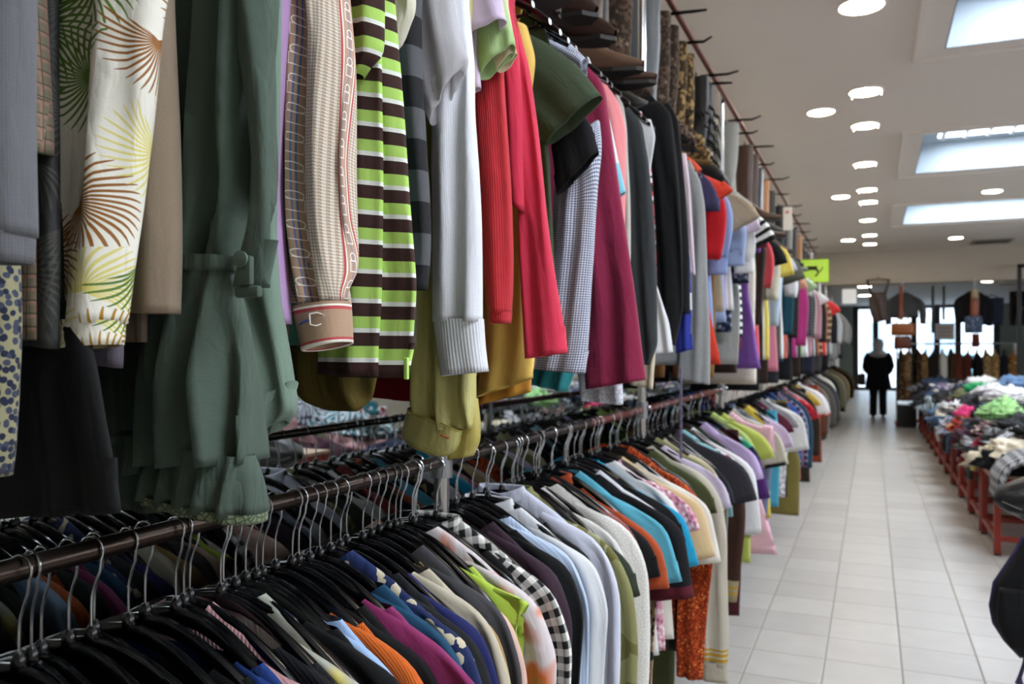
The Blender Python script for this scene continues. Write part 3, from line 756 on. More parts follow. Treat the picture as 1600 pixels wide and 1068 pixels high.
o = piece(t, 'sleeve', .57, [(-250, 120, 300), (-100, 104, 262), (0, 91, 243), (100, 88, 231), (200, 86, 213), (300, 85, 200), (400, 85, 190), (470, 85, 185), (505, 86, 182)], m, .026, (.007, .05), 11)
piece(t, 'cuff', .57, [(500, 86, 182), (525, 86, 180), ((88, 548), (179, 538))], m, .027, (.004, .05), 11, up=False, parent=o)
m = fab('plain', '#5d5761')
t = hero('cardigan', 'thin mauve grey cardigan edge behind the white palm sleeve', .605, body=m, desc='mauve grey cardigan')
piece(t, 'front_panel', .605, [(-100, 140, 214), (200, 120, 202), (300, 112, 196), (450, 106, 189), ((105, 556), (185, 575))], m, .012, (.003, .05), 13)
m = fab('plain', '#93826f', hem=.028, crease=.2)
t = hero('sweater', 'taupe wool sweater beside the white palm leaf shirt', .64, body=m, desc='taupe wool sweater')
piece(t, 'sleeve', .64, [(-200, 180, 268), (0, 182, 268), (200, 182, 271), (400, 182, 272), (490, 182, 271)], m, .020, (.003, .05), 15)
# the army green dress with its open jacket front
t = hero('dress', 'army green cotton dress with gathered waist and lace-edged ruffle', .70, body=GREEN, desc='army green ruffled dress', bodyhem=1.36, bodyright=-.69)
piece(t, 'bodice', .70, [(-250, 236, 420), (0, 244, 420), (100, 246, 418), (200, 246, 414), (300, 250, 410), (400, 254, 372), (420, 258, 366)], GREEN, .020, (.018, .036), 17, SEG=72)
piece(t, 'jacket_front', .683, [(-120, 330, 406), (0, 351, 412), (60, 368, 417), (150, 387, 421), (250, 402, 425), (350, 398, 424), (432, 366, 419), (449, 362, 417)], GREEN, .008, (.005, .05), 18, SEG=40)
piece(t, 'waist_elastic', .683, [(400, 262, 362), (412, 264, 363), (424, 262, 362)], GREEN, .024, (.006, .014), 19, up=False, SEG=72, step=.004, crumple=.0025)
piece(t, 'skirt_panel', .69, [(418, 262, 362), (450, 250, 366), (500, 238, 374), (560, 232, 381), (640, 235, 388), (700, 240, 393), (722, 241, 394)], GREEN, .026, (.020, .042), 20, up=False, SEG=72)
o = piece(t, 'ruffle', .688, [((245, 686), (391, 712)), ((236, 722), (400, 742)), ((231, 748), (406, 776)), ((233, 768), (407, 806))], GREEN, [.024, .030, .034, .036], (.016, .028), 21, up=False, SEG=72)
m_lace = fab('lace', '#6f7a5e', '#3f4a3a', sc=160)
piece(t, 'lace_edge', .688, [((232, 764), (407, 802)), ((233, 776), (406, 817))], m_lace, .036, (.016, .028), 21, up=False, SEG=72, step=.004, parent=o)
o = piece(t, 'under_skirt', .725, [(420, 60, 250), (560, 66, 245), (660, 78, 240), (690, 82, 236)], GREEN, .022, (.012, .05), 22, up=False, SEG=48)
piece(t, 'under_ruffle', .723, [((82, 684), (240, 676)), ((82, 720), (235, 712)), ((84, 750), (230, 738))], GREEN, .030, (.014, .045), 23, up=False, SEG=48, parent=o)
piece(t, 'under_skirt', .735, [(560, 150, 330), (700, 160, 340), ((150, 792), (330, 800))], GREEN, .018, (.010, .06), 24, up=False, SEG=40)
tb = MB()
cx, cz = on_y(381, 424, .655); 
bx = MB().box(cx - .009, cx + .009, .653, .661, cz - .014, cz + .016, .003); o = bx.build('belt_tab', GREEN, t, True); o.location = (-t.location.x, -t.location.y, -t.location.z)
bx = MB().lathe([(.0, .0), (.008, -.001), (.0085, -.004), (.005, -.0055)], (cx, .653, cz + .012), 18, 'y').build('button', simple('green_button', '#4a5d50', .4), o, True)
bx = MB().box(cx - .013, cx + .017, .655, .664, cz - .026, cz - .014, .003); o = bx.build('cuff_band', GREEN, t, True); o.location = (-t.location.x, -t.location.y, -t.location.z)
m = fab('plain', '#74897a', crease=.35, hem=.045)
t = hero('trousers', 'sage green wide trousers hanging beside the army green ruffle', .78, desc='sage green wide trousers')
piece(t, 'trouser_leg', .78, [(380, 340, 432), (440, 352, 437), (500, 368, 441), (560, 380, 446), (610, 384, 452), (640, 386, 458), ((384, 700), (437, 657))], m, .022, (.007, .06), 25)
m = fab('plain', '#b490bd')
t = hero('sweater', 'lilac fleece sweater between army green dress and houndstooth blouse', .815, body=m, desc='lilac fleece sweater')
piece(t, 'sleeve', .815, [(-200, 390, 458), (0, 402, 452), (100, 405, 442), (200, 405, 434), (300, 405, 430), (400, 408, 437), (470, 414, 444), (506, 417, 447)], m, .020, (.004, .05), 27)
m = fab('houndstooth', '#d6cdbf', '#a08b76', '#b5967f', p=.0042, crease=.3)
m2 = fab('plain', '#b29379', bands=((.004, .007, '#b4484a'), (0, .0035, '#f1ebdf'), (.043, .047, '#b4484a'), (.0475, .05, '#f1ebdf')), hem=.5, crease=.2)
t = hero('blouse', 'houndstooth blouse with tan bridle-print bands and gathered cuff', .87, body=fab('plain', '#6d5546'), desc='houndstooth bridle print blouse', bodyhem=1.46)
o = piece(t, 'sleeve', .87, [(-200, 436, 520), (0, 443, 530), (60, 446, 535), (150, 438, 538), (250, 431, 540), (350, 433, 542), (430, 448, 544), (462, 464, 541), (474, 468, 538)], m, .034, (.011, .034), 29, SEG=60)
c = piece(t, 'cuff', .862, [((467, 482), (539, 470)), ((476, 515), (541, 502)), ((484, 549), (542, 534))], m2, .034, (.001, .06), 30, up=False, SEG=44, step=.004, parent=o)
# white outline buckle, ring and blue strap printed on the cuff, as thin embroidery
def cuffpt(px, py, off=-.0362): 
    x, z = on_y(px, py, .862); return (x, .862 + off, z)
mw = simple('white_thread', '#f4efe6', .8); mb = simple('blue_thread', '#4b5f9e', .8)
for nm, pts, mm, cl in (('buckle_outline', [(512, 492), (513, 508), (520, 510), (527, 506), (528, 493), (521, 490)], mw, 1), ('ring_outline', [(474, 512), (474, 522), (481, 526), (486, 518), (484, 508), (478, 506)], mw, 1), ('strap_print', [(487, 510), (500, 505), (512, 501)], mb, 0), ('strap_print', [(528, 497), (536, 496)], mb, 0)):
    P = []
    for i, (a, b_) in enumerate(pts):
        k = (a - 508) / 36.0; P.append(cuffpt(a, b_, -.0358 * max(.2, 1 - abs(k) ** 2.4) - .001))
    if cl: P.append(P[0])
    o2 = MB().tube(P, .0009 if mm is mw else .0016, 6).build(nm, mm, c, True); o2.location = (-t.location.x, -t.location.y, -t.location.z)
# striped polo
POLO = fab('stripes', '#000000', seq=(('#3a2622', .0185), ('#dfe3dc', .0062), ('#a9cf66', .0163)), crease=.3, hem=.018)
t = hero('polo', 'lime, white and brown striped polo beside the houndstooth blouse', 1.0, desc='lime and brown striped polo')
piece(t, 'front_panel', .975, [(-150, 500, 604), (0, 500, 600), (60, 500, 597), (200, 500, 594), (350, 500, 592), (480, 500, 592), (560, 500, 588), ((499, 584), (590, 588))], POLO, .013, (.004, .07), 31, SEG=44)
piece(t, 'back_panel', 1.0, [(-150, 520, 612), (0, 530, 612), (60, 530, 615), (130, 530, 621), (200, 530, 628), (300, 530, 638), (400, 530, 649), (450, 530, 653), (520, 530, 645), (560, 530, 640), ((520, 588), (637, 590))], POLO, .016, (.005, .06), 32, SEG=44, v0=.0)
o = piece(t, 'sleeve', .955, [(-150, 512, 596), (0, 526, 598), (50, 530, 597), (90, 533, 596), ((538, 128), (566, 118))], POLO, .016, (.004, .05), 33, SEG=40, v0=.438)
x_, z_ = on_y(634, 572, .983)
o = MB().box(x_ - .002, x_ + .004, .980, .986, z_ - .018, z_ + .012, .0015).build('vent_stitch', simple('lime_thread', '#b6e06a', .8), t); o.location = (-t.location.x, -t.location.y, -t.location.z)
m = fab('plain', '#dcd8c2', crease=.5)
t = hero('blouse', 'cream bunched-sleeve blouse above the striped polo', 1.05, desc='cream bunched sleeve blouse')
piece(t, 'sleeve', 1.05, [(-100, 580, 640), (0, 588, 645), (20, 592, 643), (42, 596, 630), (66, 602, 620), (74, 606, 616)], m, .022, (.008, .03), 35, crumple=.004)
m = fab('plain', '#4f8f77')
t = hero('tank', 'slim sea green top between striped polo and charcoal stripes', 1.075, desc='slim sea green top', body=m)
piece(t, 'front_panel', 1.075, [(-50, 590, 620), (70, 600, 622), (150, 602, 627), (260, 606, 634), (420, 606, 646)], m, .012, (.003, .04), 37)
m = fab('stripes', '#000', seq=(('#232326', .048), ('#55565a', .048)), off=.12)
t = hero('sweater', 'black and grey wide-striped wool sweater behind the polo', 1.11, desc='black grey striped sweater', body=m)
piece(t, 'sleeve', 1.11, [(-100, 596, 668), (0, 603, 656), (30, 606, 657), (100, 613, 660), (200, 617, 665), (300, 620, 670), (360, 622, 672), (420, 626, 668), (452, 632, 662)], m, .020, (.004, .05), 39)
m = fab('plain', '#d3d0d4', sheer=.62, crease=.3)
t = hero('blouse', 'sheer pale grey short-sleeved blouse over the white knit', 1.16, desc='sheer pale grey blouse')
piece(t, 'sleeve', 1.16, [(-80, 640, 688), (0, 648, 706), (40, 651, 713), ((658, 120), (728, 84)), ((668, 178), (731, 93)), ((677, 196), (722, 108))], m, .020, (.005, .05), 41)
m = fab('knit', '#e3e5ec', crease=.3); mr = fab('rib', '#e3e5ec', rp=.0055, crease=.1)
t = hero('sweater', 'white knit sweater with long ribbed cuff', 1.2, body=m, desc='white knit ribbed sweater')
o = piece(t, 'sleeve', 1.2, [(-200, 684, 725), (0, 686, 727), (50, 690, 732), (100, 690, 738), (170, 680, 742), (250, 675, 746), (350, 676, 750), (450, 678, 752), (502, 680, 753)], m, .026, (.007, .06), 43, SEG=48)
piece(t, 'cuff', 1.2, [(498, 680, 753.5), (545, 686, 756), ((691, 587), (760, 580))], mr, .0265, (.002, .06), 44, up=False, SEG=48, parent=o)
m = fab('satin', '#c3bd76', crease=.8, hem=.006); mcf = fab('satin', '#c3bd76', crease=.5, hem=.009, bands=((.0035, .0045, '#8f8538'), (.0075, .0085, '#8f8538'), (.0525, .0535, '#8f8538'))); mi_ = fab('satin', '#b7a857', crease=.3)
t = hero('shirt', 'yellow green satin shirt with open curved cuff hanging low', 1.25, body=m, desc='yellow green satin shirt')
o = piece(t, 'sleeve', 1.25, [(60, 660, 735), (150, 668, 740), (250, 668, 743), (350, 656, 745), (450, 648, 746), (550, 644, 746), (600, 642, 745), (640, 640, 743), (668, 652, 741)], m, .030, (.009, .045), 45, SEG=52, crumple=.0012)
c1 = piece(t, 'cuff', 1.236, [((640, 636), (723, 672)), ((633, 662), (718, 694)), ((630, 681), (710, 710)), ((640, 692), (698, 713))], mcf, .024, (.003, .06), 46, up=False, SEG=40, step=.005, parent=o)
piece(t, 'cuff', 1.256, [((712, 640), (744, 622)), ((706, 676), (749, 660)), ((703, 702), (749, 690)), ((704, 717), (738, 712))], mi_, .020, (.003, .05), 47, up=False, SEG=32, step=.005, parent=o)
P = [on_y(a, b_, 1.21) for a, b_ in ((688, 679), (701, 684))]
o2 = MB().tube([(P[0][0], 1.2105, P[0][1]), (P[1][0], 1.2105, P[1][1])], .0022, 8).build('buttonhole', simple('rust_thread', '#a5622e', .8), c1, True); o2.location = (-t.location.x, -t.location.y, -t.location.z)
st = [on_y(a, b_, 1.212) for a, b_ in ((636, 644), (660, 651), (690, 661), (716, 673))]
o2 = MB().tube([(p[0], 1.2125, p[1]) for p in st], .0012, 6).build('seam_stitch', simple('gold_thread', '#a8993f', .8), c1, True); o2.location = (-t.location.x, -t.location.y, -t.location.z)
m = fab('plain', '#6e5f2c', hem=.008)
t = hero('shirt', 'dark olive gold shirt tail hanging under the striped polo', 1.16, desc='olive gold shirt tail', body=m, bodyright=-.76, bodyhem=1.43)
piece(t, 'shirt_tail', 1.14, [(420, 470, 570), (540, 446, 592), (588, 448, 588), ((452, 612), (584, 606)), ((480, 630), (576, 628)), ((510, 641), (560, 642))], m, .010, (.005, .08), 49, up=False, cap=True)
m = fab('plain', '#8a1420')
t = hero('dress', 'deep red dress hem hidden behind the striped polo', 1.19, desc='deep red dress', body=m, bodyright=-.76, bodyhem=1.43)
piece(t, 'skirt_panel', 1.3, [(440, 600, 690), (560, 588, 690), ((578, 620), (700, 632))], m, .010, (.005, .07), 51, up=False, cap=True)
m = fab('plain', '#d6c3dd', hem=.012)
t = hero('tee', 'pale lilac tee with sleeve cut short above a green one', 1.28, body=m, desc='pale lilac tee')
piece(t, 'sleeve', 1.28, [(-60, 690, 765), (0, 716, 781), (20, 722, 787), ((728, 64), (790, 33))], m, .024, (.003, .06), 53)
piece(t, 'sleeve_hem', 1.30, [(70, 728, 746), (110, 736, 750), ((738, 144), (753, 137))], m, .010, (.002, .04), 54)
m = fab('plain', '#a9c589', hem=.012)
t = hero('tee', 'light green tee sleeve poking out below the lilac one', 1.315, body=m, desc='light green tee')
piece(t, 'sleeve', 1.315, [(-20, 732, 780), (40, 736, 797), ((738, 100), (804, 58)), ((748, 124), (805, 72))], m, .024, (.004, .05), 55)
m = fab('plain', '#e2d3b0')
t = hero('tee', 'cream tee sleeve just showing behind the light green one', 1.34, desc='cream tee')
piece(t, 'sleeve', 1.34, [(0, 750, 792), (50, 760, 802), ((778, 112), (807, 84))], m, .018, (.003, .05), 56)
m = fab('rib', '#c5303a', rp=.004)
t = hero('sweater', 'red rib-knit sweater with narrow cuff beside the white knit', 1.37, body=m, desc='red rib knit sweater')
o = piece(t, 'sleeve', 1.37, [(-50, 735, 790), (50, 738, 790), (110, 740, 787), (200, 743, 791), (300, 749, 796), (400, 756, 800), (450, 761, 800), (490, 767, 798)], m, .020, (.003, .05), 57)
piece(t, 'cuff', 1.37, [(487, 766.5, 798), (505, 768, 796.5)], m, .0205, (.001, .05), 57, up=False, parent=o)
m = fab('plain', '#d33450', hem=.045, crease=.5)
t = hero('jacket', 'crimson cotton jacket with creased sleeves beside red rib knit', 1.45, desc='crimson cotton jacket')
piece(t, 'sleeve', 1.435, [(-60, 752, 800), (20, 758, 801), (60, 766, 808), (150, 776, 813), (250, 784, 816), (300, 792, 818), ((797, 316), (819, 331))], m, .018, (.004, .04), 59)
piece(t, 'sleeve', 1.46, [(-40, 775, 808), (10, 780, 800), (60, 790, 813), (100, 796, 824), (200, 806, 838), (300, 813, 851), (400, 817, 865), (500, 820, 879), ((822, 560), (885, 551))], m, .022, (.006, .05), 60, SEG=44)
m = fab('plain', '#e3bd62', crease=.2, hem=.02)
t = hero('dress', 'golden yellow dress hanging between red knit and crimson jacket', 1.54, body=m, desc='golden yellow dress', bodyhem=1.40)
piece(t, 'front_panel', 1.53, [(40, 786, 822), (90, 788, 836), (150, 786, 830), (300, 776, 830), (400, 764, 832), (500, 757, 834), (560, 757, 833), ((745, 620), (834, 590))], m, .024, (.005, .08), 61, SEG=44)
piece(t, 'back_panel', 1.57, [(300, 740, 822), (500, 738, 832), ((740, 634), (828, 612))], fab('plain', '#d69a3f'), .012, (.004, .06), 62)
m = fab('plain', '#3d4a36', hem=.014)
t = hero('tee', 'dark olive tee with wide sleeve pointing at the aisle', 1.6, body=m, desc='dark olive tee', bodyright=-.66)
piece(t, 'sleeve', 1.6, [((800, 160), (800, 40)), ((815, 190), (858, 68)), ((835, 212), (905, 104)), ((856, 225), (939, 150))], m, .030, (.004, .08), 63, up=False, cap=True)
piece(t, 'front_panel', 1.61, [(150, 808, 848), (260, 822, 862), (380, 838, 864), (470, 842, 866)], m, .014, (.004, .05), 64)
m = fab('plain', '#131417')
t = hero('cardigan', 'black cardigan with a picot edge under the olive sleeve', 1.65, desc='black picot cardigan', body=m)
piece(t, 'sleeve', 1.65, [((862, 230), (905, 170)), ((868, 270), (925, 195)), ((872, 305), (936, 238))], m, .018, (.003, .05), 65, up=False, cap=True)
m = fab('gingham', '#dfe3ee', '#28345f', p=.0052, crease=.35)
t = hero('shirt', 'navy and white small gingham shirt behind the olive tee', 1.7, body=m, desc='navy small gingham shirt', bodyright=-.66)
piece(t, 'shoulder_yoke', 1.69, [((790, 85), (798, 36)), ((850, 108), (858, 62)), ((898, 132), (908, 84)), ((908, 145), (917, 92))], m, .020, (.003, .05), 66, up=False, cap=True)
piece(t, 'sleeve', 1.7, [((868, 270), (936, 188)), ((868, 305), (940, 220)), (320, 867, 933), (380, 862, 928), (450, 852, 922), (550, 838, 916), ((830, 576), (912, 583))], m, .026, (.006, .05), 67, up=False, SEG=48, cap=True)
m = fab('plain', '#2e8c92')
t = hero('skirt', 'teal skirt hem showing under the small gingham sleeve', 1.78, desc='teal skirt', body=m, bodyright=-.76, bodyhem=1.43)
piece(t, 'skirt_panel', 1.76, [(420, 838, 905), (560, 830, 906), ((828, 600), (884, 612))], m, .014, (.006, .04), 68, up=False, cap=True)
m = fab('plain', '#8c2446', hem=.04, crease=.45)
t = hero('dress', 'burgundy flared cotton dress beside the small gingham shirt', 1.88, body=m, desc='burgundy flared dress', bodyhem=1.42)
piece(t, 'front_panel', 1.88, [((885, 128), (915, 100)), ((895, 145), (942, 126)), (150, 902, 947), (170, 904, 949), (250, 906, 962), (350, 908, 976), (450, 910, 990), (550, 913, 1003), ((917, 608), (1010, 593))], m, .024, (.007, .09), 69, SEG=44, up=False, cap=True)
m = fab('lace', '#dfe1ea', '#b9bccb', sc=90)
t = hero('blouse', 'white lace hem peeping out below the burgundy dress', 1.93, desc='white lace blouse', body=m, bodyright=-.76, bodyhem=1.43)
piece(t, 'hem_panel', 1.93, [(450, 905, 968), (590, 903, 972), ((910, 626), (974, 632))], m, .012, (.006, .04), 70, up=False, cap=True)
m = fab('plain', '#e6e6ee', bands=((0, .085, '#7fc8dc'),))
t = hero('shirt', 'slim white shirt with aqua cuff beside the pink knit', 1.97, desc='white shirt aqua cuff')
piece(t, 'sleeve', 1.97, [(90, 900, 920), (120, 912, 932), (160, 922, 946), (250, 942, 964), ((953, 316), (976, 300))], m, .012, (.003, .05), 71)
m = fab('knit', '#eb9094', rp=.004)
t = hero('sweater', 'salmon pink soft knit sweater with rounded shoulder', 2.05, body=m, desc='salmon pink knit sweater', bodyright=-.63)
piece(t, 'sleeve', 2.05, [((880, 150), (905, 100)), ((888, 160), (930, 107)), (140, 900, 956), (165, 912, 968), (200, 922, 977), (300, 938, 978), (400, 950, 974), (520, 952, 972)], m, .026, (.004, .05), 72, up=False, cap=True)
m = fab('plain', '#c2bcb4')
t = hero('cardigan', 'narrow stone beige cardigan between pink knit and charcoal sweater', 2.13, desc='stone beige cardigan')
piece(t, 'sleeve', 2.13, [(150, 945, 972), (200, 950, 980), (300, 955, 984), (400, 960, 985), (520, 962, 982)], m, .014, (.003, .05), 73)
m = fab('plain', '#34383a')
t = hero('sweater', 'charcoal cotton sweater with long seamed sleeve', 2.25, body=m, desc='charcoal cotton sweater', bodyright=-.63)
piece(t, 'sleeve', 2.25, [((948, 195), (985, 168)), (190, 955, 1003), (250, 966, 1013), (350, 972, 1021), (450, 982, 1027), (540, 990, 1028), (570, 1002, 1015)], m, .026, (.005, .05), 74, up=False, cap=True, SEG=40)
m = fab('plain', '#e4e6ea')
t = hero('tee', 'white tee hem below the charcoal sweater sleeve', 2.36, desc='white tee', body=m)
piece(t, 'hem_panel', 2.36, [(300, 985, 1012), (440, 996, 1024), (505, 1004, 1046), ((1010, 553), (1053, 550))], m, .012, (.005, .04), 75)
m = fab('plain', '#d8cbb2')
t = hero('skirt', 'cream skirt corner hanging behind the burgundy dress', 2.31, desc='cream skirt', body=m, bodyright=-.76, bodyhem=1.43)
piece(t, 'skirt_panel', 2.31, [(300, 955, 990), (450, 968, 1006), (540, 985, 1026), ((985, 600), (1022, 608))], m, .010, (.005, .05), 76)
m = fab('floral', '#1d191c', '#a8384a', '#d9d2d4', sc=60, th=.45)
t = hero('blouse', 'black blouse with red and white blossoms behind charcoal sweater', 2.4, desc='black blossom blouse')
piece(t, 'sleeve', 2.4, [(175, 980, 1003), (220, 990, 1014), (280, 997, 1020), (340, 1000, 1023), (500, 1002, 1026)], m, .014, (.003, .04), 77)
m = fab('plain', '#101113', crease=.4); mbl = fab('plain', '#2c3b9a')
t = hero('cardigan', 'long black cardigan with sharp square shoulder', 2.62, body=m, desc='long black cardigan', bodyright=-.62)
piece(t, 'front_panel', 2.6, [((985, 178), (1030, 158)), (175, 992, 1048), (250, 1010, 1058), (300, 1018, 1062), (400, 1024, 1066), (480, 1030, 1068), ((1030, 530), (1056, 540))], m, .020, (.005, .05), 78, up=False, cap=True)
o = piece(t, 'sleeve', 2.64, [((1018, 180), (1046, 160)), (185, 1030, 1060), (250, 1045, 1067), (300, 1050, 1071), (400, 1056, 1076), (490, 1057, 1079)], m, .018, (.003, .04), 79, up=False, cap=True)
m = fab('plain', '#2c3b9a', bands=((.135, .19, '#d7dadf'),))
t = hero('tee', 'royal blue top with white band under the black cardigan sleeve', 2.7, desc='royal blue banded top', body=m, bodyright=-.76, bodyhem=1.43)
piece(t, 'hem_panel', 2.7, [(400, 1056, 1078), (484, 1056, 1080), (520, 1057, 1078), ((1056, 552), (1083, 545))], m, .012, (.004, .04), 80, up=False, cap=True)
m = fab('plain', '#dfccd6')
t = hero('blouse', 'pale pink blouse strip between black cardigan and grey coat', 2.78, desc='pale pink blouse')
piece(t, 'sleeve', 2.78, [(240, 1055, 1072), (300, 1064, 1079), (380, 1068, 1085), ((1074, 424), (1087, 430))], m, .012, (.002, .04), 81)
m = fab('tweed', '#9a9c9c', '#828486')
t = hero('coat', 'grey marl wool coat hanging long behind the black cardigan', 3.05, body=m, desc='grey marl wool coat', bodyright=-.64, bodyhem=1.40)
piece(t, 'sleeve', 3.05, [((1048, 285), (1078, 250)), (280, 1058, 1094), (320, 1064, 1101), (400, 1066, 1105), (500, 1066, 1108), ((1058, 592), (1109, 601))], m, .024, (.005, .06), 82, up=False, cap=True)
m = fab('plain', '#e0583f')
t = hero('tee', 'orange top showing only its shoulder above the grey coat', 3.13, desc='orange top', body=m)
piece(t, 'shoulder_yoke', 3.13, [((1056, 258), (1066, 240)), ((1070, 272), (1084, 250)), ((1082, 280), (1096, 264))], m, .016, (.003, .05), 83, up=False, cap=True)

# ================================================================== UPPER RAIL, further down: ordinary garments with their own sizes
T = '#'
UP = [  # y, description, type, cloth, options
 (3.22, 'slate navy tee', 'tee', fab('plain', '#433f62'), dict(L=.66, ext=-.05, sl=.16)),
 (3.30, 'orange-red long dress', 'dress', fab('plain', '#e2452f'), dict(L=.92, sl=.12, flare=.06)),
 (3.38, 'scarlet wool cardigan', 'cardigan', fab('plain', '#c4202a'), dict(L=.66, sl=.30, ext=-.01)),
 (3.46, 'sky blue jersey shirt', 'shirt', fab('plain', '#8fa6da'), dict(L=.78, sl=.3)),
 (3.54, 'tan corduroy trousers', 'trousers', fab('rib', '#94703f'), dict(L=.98, ext=.02)),
 (3.62, 'beige linen polo', 'polo', fab('plain', '#b5a48c'), dict(ext=.05, sl=.17)),
 (3.72, 'light blue chambray shirt', 'shirt', fab('plain', '#9fb2dc'), dict(sl=.24, ext=.03)),
 (3.80, 'pale lilac cotton tee', 'tee', fab('plain', '#d9c9da'), dict(ext=.03, sl=.18)),
 (3.88, 'white wide-sleeved blouse', 'blouse', fab('plain', '#e4e4e2'), dict(sl=.26, ext=.05)),
 (3.96, 'navy leaf-print blouse', 'blouse', fab('floral', '#20263a', '#8d93a8', '#59617a', sc=40), dict(sl=.3, ext=.02)),
 (4.05, 'off-white grey linen trousers', 'trousers', fab('tweed', '#b9bab6', '#a3a5a2'), dict(L=.93, ext=.05)),
 (4.14, 'black white striped tee', 'tee', fab('stripes', '#000', seq=(('#17181a', .017), ('#e6e6e4', .019))), dict(ext=.06, sl=.19)),
 (4.26, 'maroon velvet dress', 'dress', fab('plain', '#6d2838'), dict(L=.86)),
 (4.38, 'dark chocolate skirt', 'skirt', fab('plain', '#33221d'), dict(L=.98, ext=-.05)),
 (4.55, 'bright purple flared dress', 'dress', fab('plain', '#7d52a0'), dict(L=.86, flare=.06, sl=.1, ext=.02)),
 (4.72, 'pale cream lace skirt', 'skirt', fab('lace', '#ded6c8', '#bdb4a8'), dict(L=.95)),
 (4.85, 'espresso brown cardigan', 'cardigan', fab('plain', '#3e2f2c'), dict(L=.8, ext=-.03)),
 (5.0, 'coral red blouse', 'blouse', fab('plain', '#d8525a'), dict(sl=.3)),
 (5.12, 'black jersey tee', 'tee', fab('plain', '#121315'), dict(ext=.02)),
 (5.25, 'ivory cotton shirt', 'shirt', fab('plain', '#dcd8c4'), dict(sl=.36, ext=.02)),
 (5.4, 'lemon yellow polo', 'polo', fab('plain', '#e2ce62'), dict(ext=.04, sl=.24)),
 (5.55, 'steel blue striped shirt', 'shirt', fab('vstripes', '#7f9cc0', '#d6deea', p=.01), dict()),
 (5.7, 'rose pink long skirt', 'skirt', fab('plain', '#cc7d8e'), dict(L=.9, flare=.02)),
 (5.85, 'lavender grey tee', 'tee', fab('plain', '#b9b7cc'), dict(ext=.03)),
 (6.05, 'olive drab tee', 'tee', fab('plain', '#55584a'), dict(ext=.06, sl=.22)),
 (6.25, 'snow white shirt', 'shirt', fab('plain', '#e8e8ea'), dict(sl=.28, ext=.05)),
 (6.45, 'dark teal cardigan', 'cardigan', fab('plain', '#1e4a58'), dict(L=.84)),
 (6.65, 'light coral tank', 'tank', fab('plain', '#e27460'), dict(L=.8, ext=.04)),
 (6.9, 'black satin blouse', 'blouse', fab('satin', '#15161a'), dict()),
 (7.15, 'peach cotton dress', 'dress', fab('plain', '#dda08c'), dict(L=.92)),
 (7.45, 'magenta wool sweater', 'sweater', fab('plain', '#b23a82'), dict(L=.78, sl=.62, ext=.03)),
 (7.75, 'grey fleece hoodie', 'hoodie', fab('plain', '#8c8e90'), dict()),
 (8.05, 'mint green tee', 'tee', fab('plain', '#a6c39a'), dict(ext=.04)),
 (8.35, 'long white dress', 'dress', fab('plain', '#dfe0e4'), dict(L=.82, flare=.04, ext=.04, sl=.1)),
 (8.7, 'black check shirt', 'shirt', fab('check', '#26272b', '#77787c', p=.03), dict(ext=.02)),
 (9.1, 'ash grey cardigan', 'cardigan', fab('plain', '#a7a3a0'), dict()),
 (9.5, 'dusky pink blouse', 'blouse', fab('plain', '#c796a2'), dict(ext=.04)),
 (9.9, 'white linen tunic', 'dress', fab('plain', '#dcdcdc'), dict(L=.8, ext=.05)),
 (10.3, 'faded black jacket', 'jacket', fab('plain', '#2b2c2e'), dict(ext=.05)),
 (10.8, 'rust orange sweater', 'sweater', fab('plain', '#b3613c'), dict(ext=.04)),
 (11.3, 'striped brown cardigan', 'cardigan', fab('stripes', '#000', seq=(('#5a4636', .05), ('#b3a58e', .03))), dict(ext=.06)),
 (11.8, 'bright red tee', 'tee', fab('plain', '#d4393a'), dict(ext=.12, sl=.2)),
 (12.3, 'cream knit vest', 'vest', fab('knit', '#cfc6b2'), dict(ext=.08)),
 (12.9, 'black denim jacket', 'jacket', fab('plain', '#1d1f24'), dict(ext=.08)),
 (13.5, 'pearl grey blouse', 'blouse', fab('plain', '#b7b9ba'), dict(ext=.12)),
 (14.1, 'grey herringbone coat', 'coat', fab('tweed', '#7d7c78', '#5f5e5c'), dict(L=.92, ext=.16)),
 (14.8, 'mid grey wool coat', 'coat', fab('tweed', '#8b8a86', '#737270'), dict(L=.9, ext=.20)),
 (15.5, 'slate wool jacket', 'jacket', fab('tweed', '#6b6c6e', '#55565a'), dict(ext=.2)),
 (16.3, 'dove grey cardigan', 'cardigan', fab('plain', '#9a9a98'), dict(ext=.2)),
 (5.05, 'long black twill skirt', 'skirt', fab('plain', '#17171a'), dict(L=1.0, ext=-.02)),
 (5.65, 'long coffee brown trousers', 'trousers', fab('plain', '#35261f'), dict(L=.98)),
 (6.35, 'long charcoal trousers', 'trousers', fab('plain', '#2a2b2e'), dict(L=1.0)),
 (7.05, 'long ink black skirt', 'skirt', fab('plain', '#141519'), dict(L=1.0)),
 (7.9, 'long dark brown skirt', 'skirt', fab('plain', '#2e221c'), dict(L=1.0)),
 (8.85, 'long black trousers', 'trousers', fab('plain', '#161619'), dict(L=1.0)),
 (9.7, 'long navy skirt', 'skirt', fab('plain', '#1d2233'), dict(L=1.02)),
 (10.6, 'long walnut trousers', 'trousers', fab('plain', '#3b2c22'), dict(L=1.02)),
 (12.0, 'long grey trousers', 'trousers', fab('plain', '#4a4a4c'), dict(L=1.04)),
 (13.2, 'long black evening skirt', 'skirt', fab('plain', '#131316'), dict(L=1.04)),
 (17.2, 'charcoal overcoat', 'coat', fab('plain', '#3a3b3d'), dict(ext=.2, L=.9)),
]
prev = 'orange top'
UP.sort(key=lambda q: q[0])
